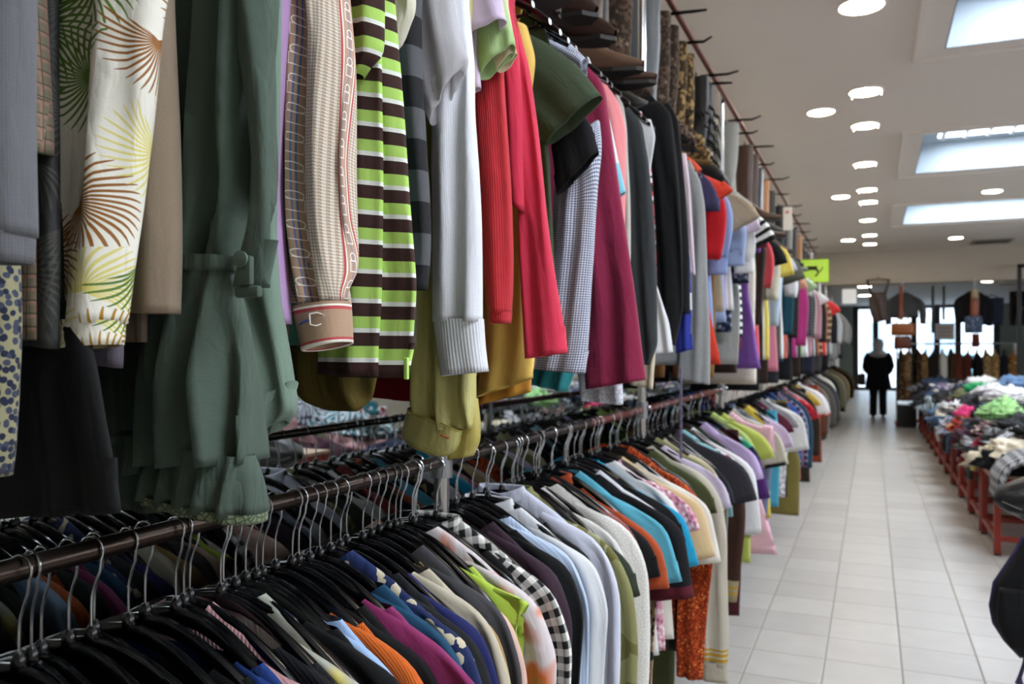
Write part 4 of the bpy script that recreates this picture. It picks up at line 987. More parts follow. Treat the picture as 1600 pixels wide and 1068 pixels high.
for i, (y, d, ty, m, k) in enumerate(UP):
    rz = math.radians(random.Random(i * 3 + 1).uniform(-5, 5))
    lab = '%s on the upper rail just behind the %s' % (d, prev)
    if y > 3.9 and ty not in ('trousers',) and 'L' not in k: k['L'] = dict(shirt=.82, blouse=.78, tee=.80, sweater=.78, cardigan=.80, polo=.8, tank=.8, hoodie=.8, jacket=.84, vest=.8).get(ty, .9)
    if y > 4.5: k['L'] = max(k.get('L', .9) + .10, .92)
    garment(y, lab, ty, m, URZ, 'clothes on the upper rail', rz=rz, **k)
    hanger(y, rz, URZ, d, 'upper')
    prev = d

# ================================================================== LOWER RAIL
BK = fab('plain', '#0e0f11'); BK2 = fab('rib', '#101113'); BK3 = fab('satin', '#101114')
LOW = [
 (.40, 'matt black blazer', 'jacket', BK, dict(nw=0.140)), (.435, 'black crepe blouse', 'blouse', BK3, dict(nw=0.150)), (.47, 'black wool jacket', 'jacket', BK, dict(nw=0.150)),
 (.505, 'black satin blouse', 'blouse', BK3, dict(nw=0.150)), (.54, 'black ribbed cardigan', 'cardigan', BK2, dict(nw=0.140)), (.575, 'dark slate tee', 'tee', fab('plain', '#23262b'), dict(nw=0.130)),
 (.61, 'black pleated dress', 'dress', BK, dict(nw=0.150)), (.645, 'black coat with white size tag', 'coat', BK, dict(nw=0.140, L=.9)), (.68, 'dark navy cotton blouse', 'blouse', fab('plain', '#182343'), dict(nw=0.150)),
 (.715, 'black knit vest', 'vest', BK2, dict(nw=0.150)), (.75, 'black linen dress', 'dress', BK, dict(nw=0.150)), (.782, 'deep blue jersey top', 'tee', fab('plain', '#1d3a78'), dict(nw=0.140)),
 (.822, 'pale pink ribbed sweater', 'sweater', fab('rib', '#c99a9c', rp=.005), dict(nw=0.035, L=.6)), (.855, 'black corduroy jacket', 'jacket', fab('rib', '#15161a'), dict(nw=0.160)),
 (.888, 'ash white and yellow blouse', 'blouse', fab('blotch', '#a5a69a', '#cfc064', '#8f9286'), dict(nw=0.050)), (.918, 'black velvet jacket', 'jacket', BK, dict(nw=0.150)),
 (.95, 'light blue oxford shirt', 'shirt', fab('plain', '#9dbbe2'), dict(nw=0.140)), (.985, 'orange ribbed sweater', 'sweater', fab('rib', '#d2641f', rp=.004), dict(nw=0.155)),
 (1.015, 'black fleece top', 'sweater', BK, dict(nw=0.130)), (1.045, 'magenta jersey top', 'tee', fab('plain', '#8c2f63'), dict(nw=0.150)), (1.075, 'teal blue velour top', 'sweater', fab('plain', '#1f4a68'), dict(nw=0.120)),
 (1.105, 'navy blossom blouse', 'blouse', fab('floral', '#1e2a52', '#c9bfa4', '#22305c', sc=48), dict(nw=0.040, sl=.25)), (1.132, 'washed black jacket', 'jacket', fab('plain', '#1c1d20', crease=.6), dict(nw=0.110)),
 (1.165, 'indigo cotton sweater', 'sweater', fab('plain', '#20265c'), dict(nw=0.120)), (1.20, 'cream cardigan with pink piping', 'cardigan', fab('plain', '#c4bba6'), dict(nw=0.130)), (1.228, 'tan wool jacket', 'jacket', fab('plain', '#a3854f'), dict(nw=0.100)),
 (1.262, 'charcoal wool sweater', 'sweater', fab('plain', '#46464a'), dict(nw=0.090)), (1.292, 'blush cotton blouse', 'blouse', fab('plain', '#dcb8a8'), dict(nw=0.150, sl=.2)), (1.32, 'lime jersey tunic', 'dress', fab('plain', '#b3cf4d'), dict(nw=0.150, sl=.1)),
 (1.352, 'orange and white watercolour blouse', 'blouse', fab('blotch', '#cfc6c8', '#b3522e', '#d0703a'), dict(jx=-.785, nw=0.050)), (1.388, 'black cotton waistcoat', 'vest', BK, dict(nw=0.150)),
 (1.418, 'black and white gingham shirt', 'shirt', fab('gingham', '#e8e6e0', '#17181a', p=.024), dict(nw=.05, jx=-.772, sw=.214, ext=.01)), (1.45, 'coral petal blouse', 'blouse', fab('blotch', '#e0bfb4', '#cf6b4d', '#d98a6c', sc=20), dict(jx=-.835, nw=.09)),
 (1.53, 'plum fine-knit cardigan', 'cardigan', fab('plain', '#3c2b38'), dict(nw=0.110)), (1.565, 'black blazer', 'jacket', BK, dict(nw=0.140)), (1.60, 'sky blue striped shirt', 'shirt', fab('vstripes', '#c7d6ea', '#a9bfe0', p=.008), dict(jx=-.825, nw=0.120)),
 (1.66, 'white shirt with black snap tape', 'shirt', fab('plain', '#dfe2e6'), dict(jx=-.775, nw=.08)), (1.70, 'black tailored jacket', 'jacket', BK, dict(nw=.15)), (1.75, 'white shirt with pale collar', 'shirt', fab('plain', '#d8dcee'), dict(jx=-.785, nw=.06, ext=.01)),
 (1.80, 'khaki camouflage overshirt', 'shirt', fab('camo', '#8b8a5c', '#6e6b3c', '#9a9a78'), dict(jx=-.78, nw=.05, ext=.03)), (1.85, 'dark moss tee', 'tee', fab('plain', '#333a2c'), dict(nw=.14)), (1.90, 'white pintuck blouse', 'blouse', fab('plain', '#dcdcd8'), dict(nw=.06)),
 (1.96, 'white quilted lace jacket', 'jacket', fab('lace', '#e2e0da', '#d3d1cc', sc=120), dict(nw=.06, ext=.005)), (2.0, 'dark red leather jacket', 'jacket', fab('leather', '#7c2018'), dict(nw=.05)), (2.05, 'black dress', 'dress', BK, dict(nw=.15)),
 (2.09, 'rust polo', 'polo', fab('plain', '#b5502b'), dict(nw=.1)), (2.14, 'turquoise tee', 'tee', fab('plain', '#5fb4cc'), dict(nw=.08, ext=.03, sl=.22)), (2.19, 'black and burgundy tee', 'tee', fab('plain', '#17161a', bands=((0, .03, '#5a1c28'),)), dict(nw=.1, ext=.02, sl=.27)),
 (2.24, 'leopard print top', 'blouse', fab('boucle', '#a48c6c', '#2e241c', '#c8b89a', sc=90), dict(nw=.1)), (2.29, 'white long tunic', 'dress', fab('plain', '#e2e2ea'), dict(nw=.1, L=.98)),
 (2.34, 'black tunic', 'dress', BK, dict(nw=.14)), (2.39, 'cyan blue tee', 'tee', fab('plain', '#1f9bc4'), dict(nw=.06, ext=.05, sl=.22)), (2.45, 'white cotton blouse', 'blouse', fab('plain', '#e4e2e0'), dict(nw=.08, sl=.2)),
 (2.50, 'pink sprigged top', 'tee', fab('floral', '#dca2b4', '#b06a84', '#f0dce2', sc=70), dict(nw=.08)), (2.56, 'custard cream tee', 'tee', fab('plain', '#d9bf92'), dict(nw=.08, ext=.05, sl=.24)), (2.62, 'white fringe top', 'tee', fab('plain', '#e6e0d6'), dict(nw=.1, ext=.03, sl=.26)),
 (2.70, 'rust boucle cardigan', 'cardigan', fab('boucle', '#7e2c0e', '#b5481a', '#e08a4a'), dict(nw=.05, thick=1.8, ext=.06, sl=.62)), (2.78, 'black silk shirt', 'shirt', BK3, dict(nw=.12)), (2.85, 'moss green dress', 'dress', fab('plain', '#4c5232'), dict(nw=.1, L=1.05)),
 (2.93, 'ivory jacket with gold striped hem', 'jacket', fab('plain', '#c9c3b2', bands=((.06, .072, '#b8922e'), (.078, .09, '#b8922e'), (.096, .104, '#b8922e'))), dict(nw=.07, ext=.045, sl=.66, cuff=fab('plain', '#c4bda8'))),
 (3.0, 'lilac soft top', 'tee', fab('plain', '#cbbfd6'), dict(nw=.1)), (3.08, 'sage green cardigan', 'cardigan', fab('plain', '#84865c'), dict(nw=.06)), (3.15, 'brown sweater with patterned cream yoke', 'sweater', fab('plain', '#44291e', bands=((.34, .56, '#cfc4a6'), (.02, .07, '#cfc4a6'))), dict(nw=.06)),
 (3.23, 'ink blue tee', 'tee', fab('plain', '#23262e'), dict(nw=.08)), (3.30, 'grey houndstooth blazer', 'jacket', fab('houndstooth', '#96938a', '#6f6c66', p=.012), dict(nw=.06, ext=.02, sl=.6)), (3.38, 'slate charcoal tee', 'tee', fab('plain', '#35343b'), dict(nw=.06, ext=.04, sl=.22)),
 (3.46, 'aqua ruffle blouse', 'blouse', fab('plain', '#93cdd4'), dict(nw=.08, sl=.2)), (3.54, 'white print tee', 'tee', fab('floral', '#dcdce0', '#7a7f8c', '#a0555c', sc=30), dict(nw=.1)), (3.62, 'brown cardigan with ochre trim', 'cardigan', fab('plain', '#42291f', bands=((0, .09, '#a39878'), (.03, .04, '#b8922e'), (.055, .065, '#b8922e'))), dict(ext=.05, sl=.62)),
 (3.70, 'white oversized tee', 'tee', fab('plain', '#e6e6e8'), dict(ext=.06, sl=.38)), (3.78, 'dark forest cardigan', 'cardigan', fab('plain', '#25301e'), dict(nw=.1)), (3.88, 'lavender tee', 'tee', fab('plain', '#c2aed8'), dict(ext=.02)),
 (3.96, 'violet purple tee', 'tee', fab('plain', '#4a2566'), dict(ext=.05, sl=.28)), (4.06, 'olive green dress', 'dress', fab('plain', '#49531f'), dict(L=.98, ext=.0)), (4.16, 'maroon skirt', 'skirt', fab('plain', '#4c1c26'), dict(L=1.05)),
 (4.28, 'navy and jade striped dress', 'dress', fab('stripes', '#000', seq=(('#1c2744', .09), ('#2f9a78', .05), ('#cfd3d6', .02))), dict(L=.98)), (4.42, 'lime green cardigan', 'cardigan', fab('plain', '#b4c878'), dict(nw=.05)), (4.55, 'yellow-green tunic', 'dress', fab('plain', '#c3cf66'), dict(L=.9, ext=.02)),
 (4.68, 'pink candy-striped dress', 'dress', fab('stripes', '#000', seq=(('#dba3b6', .008), ('#e9c9d4', .006))), dict(L=.88, flare=.09, ext=.06, sl=.1)), (4.82, 'grey speckled top', 'tee', fab('tweed', '#9a97a0', '#5f5d68'), dict()), (4.98, 'stone tee with black trim', 'tee', fab('plain', '#c9c3b0'), dict(ext=.045, sl=.26, cuff=fab('plain', '#151517'))),
 (5.12, 'slate blue shirt', 'shirt', fab('plain', '#6b7690'), dict()), (5.26, 'canary yellow tank', 'tank', fab('plain', '#dcc24c'), dict(L=.8, ext=.03)), (5.4, 'pale mauve dress', 'dress', fab('plain', '#c9b3d0'), dict(L=.92, ext=.03)), (5.55, 'black trousers', 'trousers', BK, dict(L=.8)),
 (5.7, 'bright aqua skirt', 'skirt', fab('plain', '#4fa9c4'), dict(L=.78, ext=.03)), (5.85, 'dark wine tee', 'tee', fab('plain', '#571f30'), dict(nw=.1)), (6.0, 'white flecked shirt', 'shirt', fab('floral', '#dcdad8', '#8f8a8c', '#b5b0b0', sc=50), dict()), (6.15, 'grey marl polo', 'polo', fab('plain', '#8b8a8e'), dict()),
 (6.35, 'boxy white tee', 'tee', fab('plain', '#dedcd8'), dict(ext=.06, sl=.32)), (6.52, 'soot black skirt', 'skirt', fab('plain', '#1c1c1c'), dict(L=.85, ext=.03)), (6.75, 'olive gold trousers', 'trousers', fab('plain', '#7c7038'), dict(L=1.03, ext=.12)), (6.95, 'cobalt blue shirt', 'shirt', fab('plain', '#2b4f9c'), dict()),
 (7.2, 'navy plaid shirt', 'shirt', fab('check', '#22304e', '#7a8aa4', '#a83a44', p=.05), dict(ext=.05)), (7.45, 'teal denim jacket', 'jacket', fab('plain', '#23465c'), dict(ext=.04)), (7.75, 'poppy red dress', 'dress', fab('floral', '#b3202e', '#d9606c', '#7c1220', sc=24), dict(L=.9, ext=.05, sl=.2)), (8.05, 'pink and grey tee', 'tee', fab('stripes', '#000', seq=(('#c98a98', .04), ('#8f9096', .03))), dict()),
 (8.4, 'dark umber coat', 'coat', fab('plain', '#33291f'), dict(ext=.05)), (8.75, 'ebony trousers', 'trousers', fab('plain', '#26211e'), dict(ext=.05)), (9.1, 'yellow scarf-neck tee', 'tee', fab('plain', '#d9b94c'), dict()), (9.5, 'white tee with red trim', 'tee', fab('plain', '#e8e6ea'), dict(ext=.07, sl=.3, cuff=fab('plain', '#c4372e'))),
 (9.8, 'brick rust skirt', 'skirt', fab('plain', '#8a3d22'), dict(L=1.0, ext=.06)), (10.1, 'blue grey trousers', 'trousers', fab('plain', '#5d6474'), dict(ext=.04)), (10.45, 'chestnut brown jacket', 'jacket', fab('tweed', '#6a4434', '#4e3026'), dict(ext=.04)), (10.8, 'taupe tweed blazer', 'jacket', fab('tweed', '#77726a', '#5a554e'), dict(ext=.08, L=.85)),
 (11.2, 'iron grey blazer', 'jacket', fab('plain', '#55534f'), dict(ext=.09, L=.88)), (11.6, 'peat brown coat', 'coat', fab('plain', '#3d352d'), dict(ext=.07)), (12.1, 'graphite blazer', 'jacket', fab('plain', '#44454a'), dict(ext=.1)), (12.6, 'jet black coat', 'coat', BK, dict(ext=.09)),
 (13.2, 'long ivory coat', 'coat', fab('plain', '#ddd8cc'), dict(ext=0.06, L=1.02)), (13.8, 'dark pine jacket', 'jacket', fab('plain', '#2d3a31'), dict(ext=0.04)), (14.4, 'midnight coat', 'coat', fab('plain', '#1c1e26'), dict(ext=0.07)), (15.1, 'drab olive parka', 'coat', fab('plain', '#5b5a44'), dict(ext=0.10)),
 (15.8, 'mushroom wool coat', 'coat', fab('tweed', '#8a8070', '#6b6254'), dict(ext=0.12)), (16.6, 'dark loden coat', 'coat', fab('plain', '#37382c'), dict(ext=0.12)), (17.5, 'sand trench coat', 'coat', fab('plain', '#a08f6c'), dict(ext=0.16)), (18.4, 'black parka', 'coat', BK, dict(ext=0.15)),
 (19.4, 'camel duffle coat', 'coat', fab('plain', '#937a50'), dict(ext=0.18)), (20.2, 'dark bistre coat', 'coat', fab('plain', '#2c2620'), dict(ext=0.16)),
]
prev = 'first hanger'
for i, (y, d, ty, m, k) in enumerate(LOW):
    rr = random.Random(i * 5 + 2)
    rz = math.radians(rr.uniform(-3.5, 3.5))
    lab = '%s on the lower rail just behind the %s' % (d, prev) if i else '%s first on the lower rail, next to the lens' % d
    if len(lab.split()) > 16: lab = '%s on the lower rail behind the %s' % (d, ' '.join(prev.split()[:4]))
    jx, jz = k.pop('jx', RX + rr.uniform(-.014, .016)), LRZ - rr.uniform(0, .004); dz_ = rr.uniform(-.012, .004)
    k.setdefault('sw', rr.uniform(.188, .216))
    t = garment(y, lab, ty, m, LRZ, 'clothes on the lower rail', rz=rz, loc=(jx, y, jz + dz_), **k)
    t.rotation_euler.y = math.radians(rr.uniform(-2.5, 2.5))
    h_ = hanger(y, rz, LRZ, d, 'lower', x=jx); h_.rotation_euler.y = t.rotation_euler.y
    if d.startswith('white shirt with black snap'):
        b_ = MB().box(.2005, .2055, -.0125, .0135, -.62, -.26, .001).build('snap_tape', fab('dots', '#131316', '#e8e8e8', p=.03, th=.2), t)
        b_['label'] = 'black tape with white snap buttons'
        for q in range(9): MB().lathe([(.0001, .2052), (.0045, .2055), (.005, .2075), (.0001, .209)], (0, 0, -.28 - q * .04), 10, 'x').build('snap_button', m_white, b_, True)
    prev = d
# loose hangers among the first ones and a clip hanger
for i, (y, a) in enumerate(((.487, 6), (.592, -7), (.664, 9), (.80, -6), (.87, 8), (.935, -5), (1.03, 6), (1.31, -8), (1.37, 7), (1.47, -5), (1.55, 8), (1.63, -6), (1.78, 6), (1.88, -7), (2.02, 8), (2.12, -6), (2.22, 7), (2.37, -7), (2.53, 5), (2.67, -6))):
    t = hanger(y, math.radians(a), LRZ, 'x', 'lower')
    t['label'] = 'bare black plastic hanger squeezed in between clothes on the lower rail'
    t['group'] = 'bare hangers on the lower rail'
# ================================================================== BOOTS ON THE RED RAIL
def boot(Y, mat, h, label, group, heel='block', toe=.205, ang=0.0, x0=-.83, solem=None, heelm=None, wide=1.0, fringe=None):
    _gs[0] += 1
    t = thing('boot', (x0, Y, RRZ - .05), uniq(label) if label not in SEEN_LABELS else label, 'boot', group, ang)
    k = h
    pth = [(0, 0), (0, -.35 * k), (.002, -.65 * k), (.004, -.8 * k), (.03, -k + .075), (.085, -k + .045), (.145, -k + .03), (toe, -k + .018)]
    wd = [.060 * wide, .058 * wide, .050, .047, .062, .043, .029, .010]; D = [.040, .043, .040, .036, .034, .038, .036, .010]
    lw, rw = [], []; n = len(pth)
    for i, (x, z) in enumerate(pth):
        x2, z2 = pth[min(i + 1, n - 1)]; x1, z1 = pth[max(i - 1, 0)]
        tx, tz = x2 - x1, z2 - z1; q = math.hypot(tx, tz); nx, nz = -tz / q, tx / q
        lw.append((x - nx * wd[i], z - nz * wd[i])); rw.append((x + nx * wd[i], z + nz * wd[i]))
    o = cloth('shaft', lw, rw, D, mat, t, SEG=20, step=.02, fold=(.002, .05), seed=_gs[0], lip=False)
    sm = solem or simple('boot_sole', '#1d1814', .6)
    hz = .012 if heel == 'flat' else .03
    xs_ = [-.048, -.02, .03, .085, .14, toe - .015, toe + .004]; ws = [.024, .032, .030, .036, .040, .022, .004]
    V = []
    for x, w in zip(xs_, ws):
        zb = -k - .004 + (hz if x < .04 else hz * max(0, 1 - (x - .04) / .06))
        V += [(x, -w, zb), (x, w, zb), (x, w, zb + .012), (x, -w, zb + .012)]
    m_ = len(xs_); f = [(i * 4 + j, i * 4 + (j + 1) % 4, (i + 1) * 4 + (j + 1) % 4, (i + 1) * 4 + j) for i in range(m_ - 1) for j in range(4)] + [(3, 2, 1, 0), tuple((m_ - 1) * 4 + j for j in range(4))]
    MB().add(V, f).build('sole', sm, t)
    hm = heelm or sm
    if heel == 'block': MB().box(-.05, .0, -.027, .027, -k - .016, -k + .028, .004).build('heel', hm, t)
    elif heel == 'wedge':
        MB().add([(-.055, s * w, z) for s in (-1, 1) for w, z in ((.028, -k + .03), (.024, -k - .05))] + [(.07, s * .03, z) for s in (-1, 1) for z in (-k + .012, -k - .006)], [(0, 1, 3, 2), (4, 6, 7, 5), (0, 4, 5, 1), (2, 3, 7, 6), (0, 2, 6, 4), (1, 5, 7, 3)]).build('heel', hm, t)
    if fringe:
        fb = MB(); rr = random.Random(5)
        for q in range(60):
            a = rr.uniform(0, 6.28); z = -rr.uniform(.25, 1.0) * k * .95
            x, y = .055 * math.cos(a), .042 * math.sin(a)
            fb.tube([(x, y, z), (x * 1.5 + .01, y * 1.5, z - .03), (x * 1.6 + .012, y * 1.6, z - .075)], [.005, .004, .001], 5)
        fb.build('fur', fringe, t, True)
    c = MB().tube([(0.02, 0, .0), (.0, 0, .012), (-.0, 0, .03)], .004, 6).box(-.05, .05, -.010, .010, -.03, .002, .004); c.build('clip', m_blackplastic, t, True)
    return t
def prong(Y, l=.15, up=.0):
    t = MB().tube([(RRX - .02, Y, RRZ - .022), (RRX + .05, Y, RRZ - .024), (RRX + l * .7, Y, RRZ - .028), (RRX + l, Y, RRZ - .02 + up)], [.007, .008, .007, .005], 8).build('boot_prong', m_blackplastic, None, True)
    tag(t, 'black prong sticking out from the red boot rail towards the aisle', 'hook', 'black prongs of the boot rail')
BRN = fab('leather', '#4a3226'); BRN2 = fab('leather', '#6b4f3e'); BLK = fab('leather', '#141414'); SUE = fab('plain', '#38241b'); GRY = fab('leather', '#6d7781'); SNK = fab('boucle', '#3a302a', '#5a4a40', '#7a6a5c', sc=80)
LEO = fab('boucle', '#4a3a28', '#9c8154', '#1d1712', sc=70); LGR = fab('plain', '#9b9d9a'); DKG = fab('leather', '#2d2c2b'); TAN = fab('leather', '#a8794f')
woody = simple('wooden_heel', '#9c7d4e', .5)
G_ = 'boots hanging from the red rail'
boot(1.86, BLK, .57, 'black pointed boot above the navy small gingham shirt', G_, toe=.20, x0=-.85)
boot(1.96, BLK, .55, 'second black boot, half hidden beside the brown suede pair', G_, toe=.15, x0=-.87)
boot(2.15, SUE, .50, 'dark brown suede ankle boot with thick black sole, nearer one', G_, 'flat', toe=.17, x0=-.85)
boot(2.28, SUE, .52, 'dark brown suede ankle boot with thick black sole, farther one', G_, 'flat', toe=.17, x0=-.84)
boot(2.50, BRN2, .54, 'shiny brown leather pointed boot, uppermost of the pointed toes', G_, toe=.225, x0=-.87)
boot(2.62, BRN, .545, 'dark brown pointed boot in the middle of three toes', G_, toe=.235, x0=-.87)
boot(2.72, DKG, .60, 'black pointed boot, lowest of three toes by the post', G_, toe=.20, x0=-.88)
boot(2.95, SNK, .50, 'studded brown boot hidden behind the chrome post', G_, toe=.12, x0=-.86)
boot(3.22, GRY, .56, 'glossy blue grey tall boot right behind the chrome post', G_, toe=.13, wide=1.15)
boot(3.42, SNK, .54, 'brown snakeskin tall boot, nearer of the pair', G_, toe=.13, wide=1.1)
boot(3.58, SNK, .54, 'brown snakeskin tall boot, farther of the pair', G_, toe=.13, wide=1.1)
boot(3.78, LEO, .50, 'leopard print boot with wooden wedge heel, nearer one', G_, 'wedge', toe=.12, heelm=woody, solem=woody)
boot(3.95, LEO, .52, 'leopard print boot with wooden wedge heel, farther one', G_, 'wedge', toe=.12, heelm=woody, solem=woody)
fur = simple('black_fur', '#0d0d0e', .9)
boot(4.30, BLK, .55, 'black tall boot with shaggy fur, nearer of two', G_, toe=.14, fringe=fur, wide=1.15)
boot(4.45, BLK, .55, 'black tall boot with shaggy fur, farther of two', G_, 'wedge', toe=.14, fringe=fur, wide=1.1, heelm=woody)
boot(5.25, LGR, .54, 'light grey suede tall boot, the palest on the rail', G_, 'flat', toe=.16, wide=1.35)
boot(5.85, BRN, .52, 'brown flat shoe boot pointing at the aisle, upper one', G_, 'flat', toe=.25, x0=-.80)
boot(6.15, BRN, .60, 'brown flat shoe boot pointing at the aisle, lower one', G_, 'flat', toe=.25, x0=-.80)
boot(6.6, BLK, .5, 'black mid boot ahead of the white price tag', G_)
boot(7.1, TAN, .6, 'tan heeled boot below the white price tag', G_, 'wedge', heelm=TAN)
boot(7.6, DKG, .55, 'dark grey tall boot beside the white price tag', G_)
boot(8.4, BLK, .55, 'black tall boot past the white price tag, nearer one', G_)
boot(8.8, BLK, .55, 'black tall boot past the white price tag, farther one', G_)
boot(9.3, LGR, .55, 'pale grey boot on the far stretch of red rail', G_)
boot(9.9, DKG, .5, 'charcoal boot on the far stretch of red rail', G_)
boot(10.6, TAN, .48, 'orange tan boot just above the neon sign', G_)
boot(11.4, BLK, .45, 'black boot beyond the neon sign', G_)
boot(12.2, BRN, .45, 'last brown boot on the red rail', G_)
for i, y in enumerate((1.9, 2.25, 2.62, 2.98, 3.25, 3.5, 3.86, 4.36, 4.5, 5.27, 5.6, 6.0, 6.6, 7.2, 7.9, 8.6, 9.2, 9.8, 10.5, 11.3, 12.1)):
    prong(y, .15 + .03 * math.sin(i * 3), .012 * math.cos(i * 2))
tg = thing('price_tag', (-.70, 7.9, 2.78), uniq('white hanging price card with pink mark among the boots'), 'tag')
MB().box(-.038, .038, -.004, .004, -.23, -.02, .003).build('card', m_white, tg)
MB().tube([(0, 0, -.02), (.005, 0, .05), (0, 0, .1)], .0015, 5).build('string', m_white, tg)
MB().box(-.02, .012, -.0055, -.004, -.08, -.055).build('printed_mark', simple('pink_ink', '#d07a84', .7), tg)
# fluorescent sign with its black mark
sg = thing('price_sign', (-.575, 9.6, 2.33), uniq('fluorescent yellow-green sign with a black figure above the rail'), 'sign', rz=math.radians(4))
MB().box(-.145, .155, -.003, .003, -.125, .125, .012).build('card', simple('neon_card', '#c3ea4e', .6), sg)
MB().box(-.19, -.13, .004, .008, -.07, .09, .003).build('card_behind', simple('neon_card', '#c3ea4e', .6), sg)
gm = MB().tube([(-.07, -.004, .045), (-.02, -.004, .03), (.03, -.004, .035)], [.006, .02, .016], 8).tube([(-.07, -.004, .01), (-.02, -.004, .025), (.025, -.004, .018), (.045, -.004, -.015), (.03, -.004, -.05), (.005, -.004, -.058)], [.008, .01, .012, .009, .008, .006], 8)
gm.tube([(.09, -.004, .04), (.07, -.004, 0), (.05, -.004, -.02)], [.004, .006, .004], 6).build('black_figure', m_black, sg, True)
MB().tube([(0, 0, .12), (-.1, .0, .25), (-.22, 0, .5)], .0015, 5).build('string', m_wire, sg)
c_ = thing('card_label', (-.34, 14.8, 2.36), uniq('small white card hanging at the far end of the upper rail'), 'sign')
MB().box(-.11, .11, -.004, .004, -.12, .12, .004).build('card', m_white, c_)
MB().tube([(0, 0, .12), (-.2, 0, .3), (-.46, 0, .55)], .002, 5).build('string', m_wire, c_)
rb = MB()
x_, z_ = on_x(1064, 575, -.60)
for k in range(12):
    z = z_ - k * .026; rb.box(-.60 - .004, -.60 + .004, x_ - .003, x_ + .003, z - .024, z, .001)
o = rb.build('ribbon', simple('mauve_ribbon', '#6f6780', .6), None); tag(o, uniq('thin mauve ribbon dangling in front of the lower rail'), 'ribbon')

# ================================================================== RED TABLES WITH PILES
TABLES = []
topm = simple('table_board', '#b79a86', .7, var=.2, bscale=9)
def table(y0, y1, x0, x1, label, h=.57, rim=False):
    t = thing('display_table', ((x0 + x1) / 2, (y0 + y1) / 2, 0), uniq(label), 'table', 'red metal display tables')
    a, b_ = (x1 - x0) / 2, (y1 - y0) / 2; s = .022
    for sx in (-1, 1):
        for sy in (-1, 1):
            g = MB().box(sx * (a - s) - s, sx * (a - s) + s, sy * (b_ - s) - s, sy * (b_ - s) + s, .012, h - .02, .003); o = g.build('leg', m_redtable, t)
            MB().box(sx * (a - s) - s * 1.05, sx * (a - s) + s * 1.05, sy * (b_ - s) - s * 1.05, sy * (b_ - s) + s * 1.05, 0, .014, .002).build('foot_cap', m_black, o)
    for z, nm in ((.12, 'stretcher'), (h - .04, 'frame_rail')):
        for sy in (-1, 1): MB().box(-a + .044, a - .044, sy * (b_ - s) - .016, sy * (b_ - s) + .016, z - .018, z + .018, .003).build(nm, m_redtable, t)
        for sx in (-1, 1): MB().box(sx * (a - s) - .016, sx * (a - s) + .016, -b_ + .044, b_ - .044, z - .018, z + .018, .003).build(nm, m_redtable, t)
    MB().box(-a - .01, a + .01, -b_, b_, h - .02, h, .004).build('table_top', topm, t)
    if rim:
        for sy in (-1, 1): MB().box(-a + .02, a - .02, sy * b_ - .012, sy * b_ + .012, h, h + .17, .004).build('end_board', m_redtable, t)
    TABLES.append((y0, y1, x0, x1, h))
ORD = ['first', 'second', 'third', 'fourth', 'fifth', 'sixth', 'seventh', 'eighth', 'ninth', 'tenth', 'eleventh', 'twelfth', 'thirteenth']
y = 6.78
for i in range(12):
    table(y, y + .80, .80, 1.85, 'red steel table of the aisle row, %s from the lens' % ORD[i], rim=(i == 5)); y += .89
y = 9.4
for i in range(9):
    table(y, y + .80, 1.95, 2.95, 'red steel table of the rear row, %s from the lens' % ORD[i]); y += .89
table(4.3, 5.05, 1.08, 2.1, 'red steel table opposite the racks, seen in the mirror')
table(5.2, 5.95, 1.08, 2.1, 'red steel table in the mirror, before the aisle row')
for r, (xa, nm) in enumerate(((2.25, 'middle'), (3.35, 'outer'))):
    for i in range(5): table(3.4 + i * .89, 4.2 + i * .89, xa, xa + 1.0, 'red steel table of the %s block facing the mirror, %s one' % (nm, ORD[i]))
table(2.95, 4.15, .76, 1.7, 'red table at the frame edge carrying a black jacket', h=.86)

def lump_mesh(seed):
    rr = np.random.RandomState(seed); nu, nv = 44, 24
    U, Vv = np.meshgrid(np.linspace(0, 2 * PI, nu, endpoint=False), np.linspace(0.0, PI, nv), indexing='ij')
    x = np.cos(U) * np.sin(Vv); y = np.sin(U) * np.sin(Vv); z = np.cos(Vv)
    # squarish outline, flat underside
    x = np.sign(x) * np.abs(x) ** .8; y = np.sign(y) * np.abs(y) ** .8
    p = np.stack([x, y, z], -1); d = np.zeros_like(x)
    q = p + .35 * np.sin(p @ rr.normal(size=(3, 3)) * 2.2 + rr.uniform(0, 6, 3))
    for k in range(13):
        w = rr.normal(size=3) * (1.6 + k * .75); ph = rr.uniform(0, 6.28)
        d += (1 - np.abs(np.sin(q @ w + ph))) ** 1.6 * .42 / (1 + .34 * k)
    d -= d.mean()
    s = 1 + .62 * d
    P = p * s[..., None]
    P[..., 2] = np.where(P[..., 2] < 0, P[..., 2] * .35, P[..., 2] * (1 + .5 * d))
    P *= np.array([.23, .19, .085])
    V = P.reshape(-1, 3); f, uv = [], []
    for i in range(nu):
        for j in range(nv - 1):
            a, b_ = i * nv + j, ((i + 1) % nu) * nv + j
            f.append((a, a + 1, b_ + 1, b_))
            for (ii, jj) in ((i, j), (i, j + 1), (i + 1, j + 1), (i + 1, j)): uv.append((ii / nu * 1.0, jj / (nv - 1) * .5))
    o = mesh_obj('lump', V.tolist(), f, BK, None, uv); me = o.data; bpy.data.objects.remove(o); return me
LUMPS = [lump_mesh(k) for k in range(9)]
PILEC = [('navy', '#1c2640'), ('black', '#15161a'), ('slate blue', '#3b4a68'), ('denim blue', '#4f6a8c'), ('charcoal', '#35373c'), ('white', '#dcdcdc'), ('grey', '#808288'), ('dark plum', '#3d2030'), ('lilac', '#9d92b8'), ('cream', '#d3c8b0'), ('brown', '#4d3a2e'), ('teal', '#1f5f68'), ('dusty pink', '#b98a90'), ('wine red', '#6e1826'), ('olive', '#57583a')]
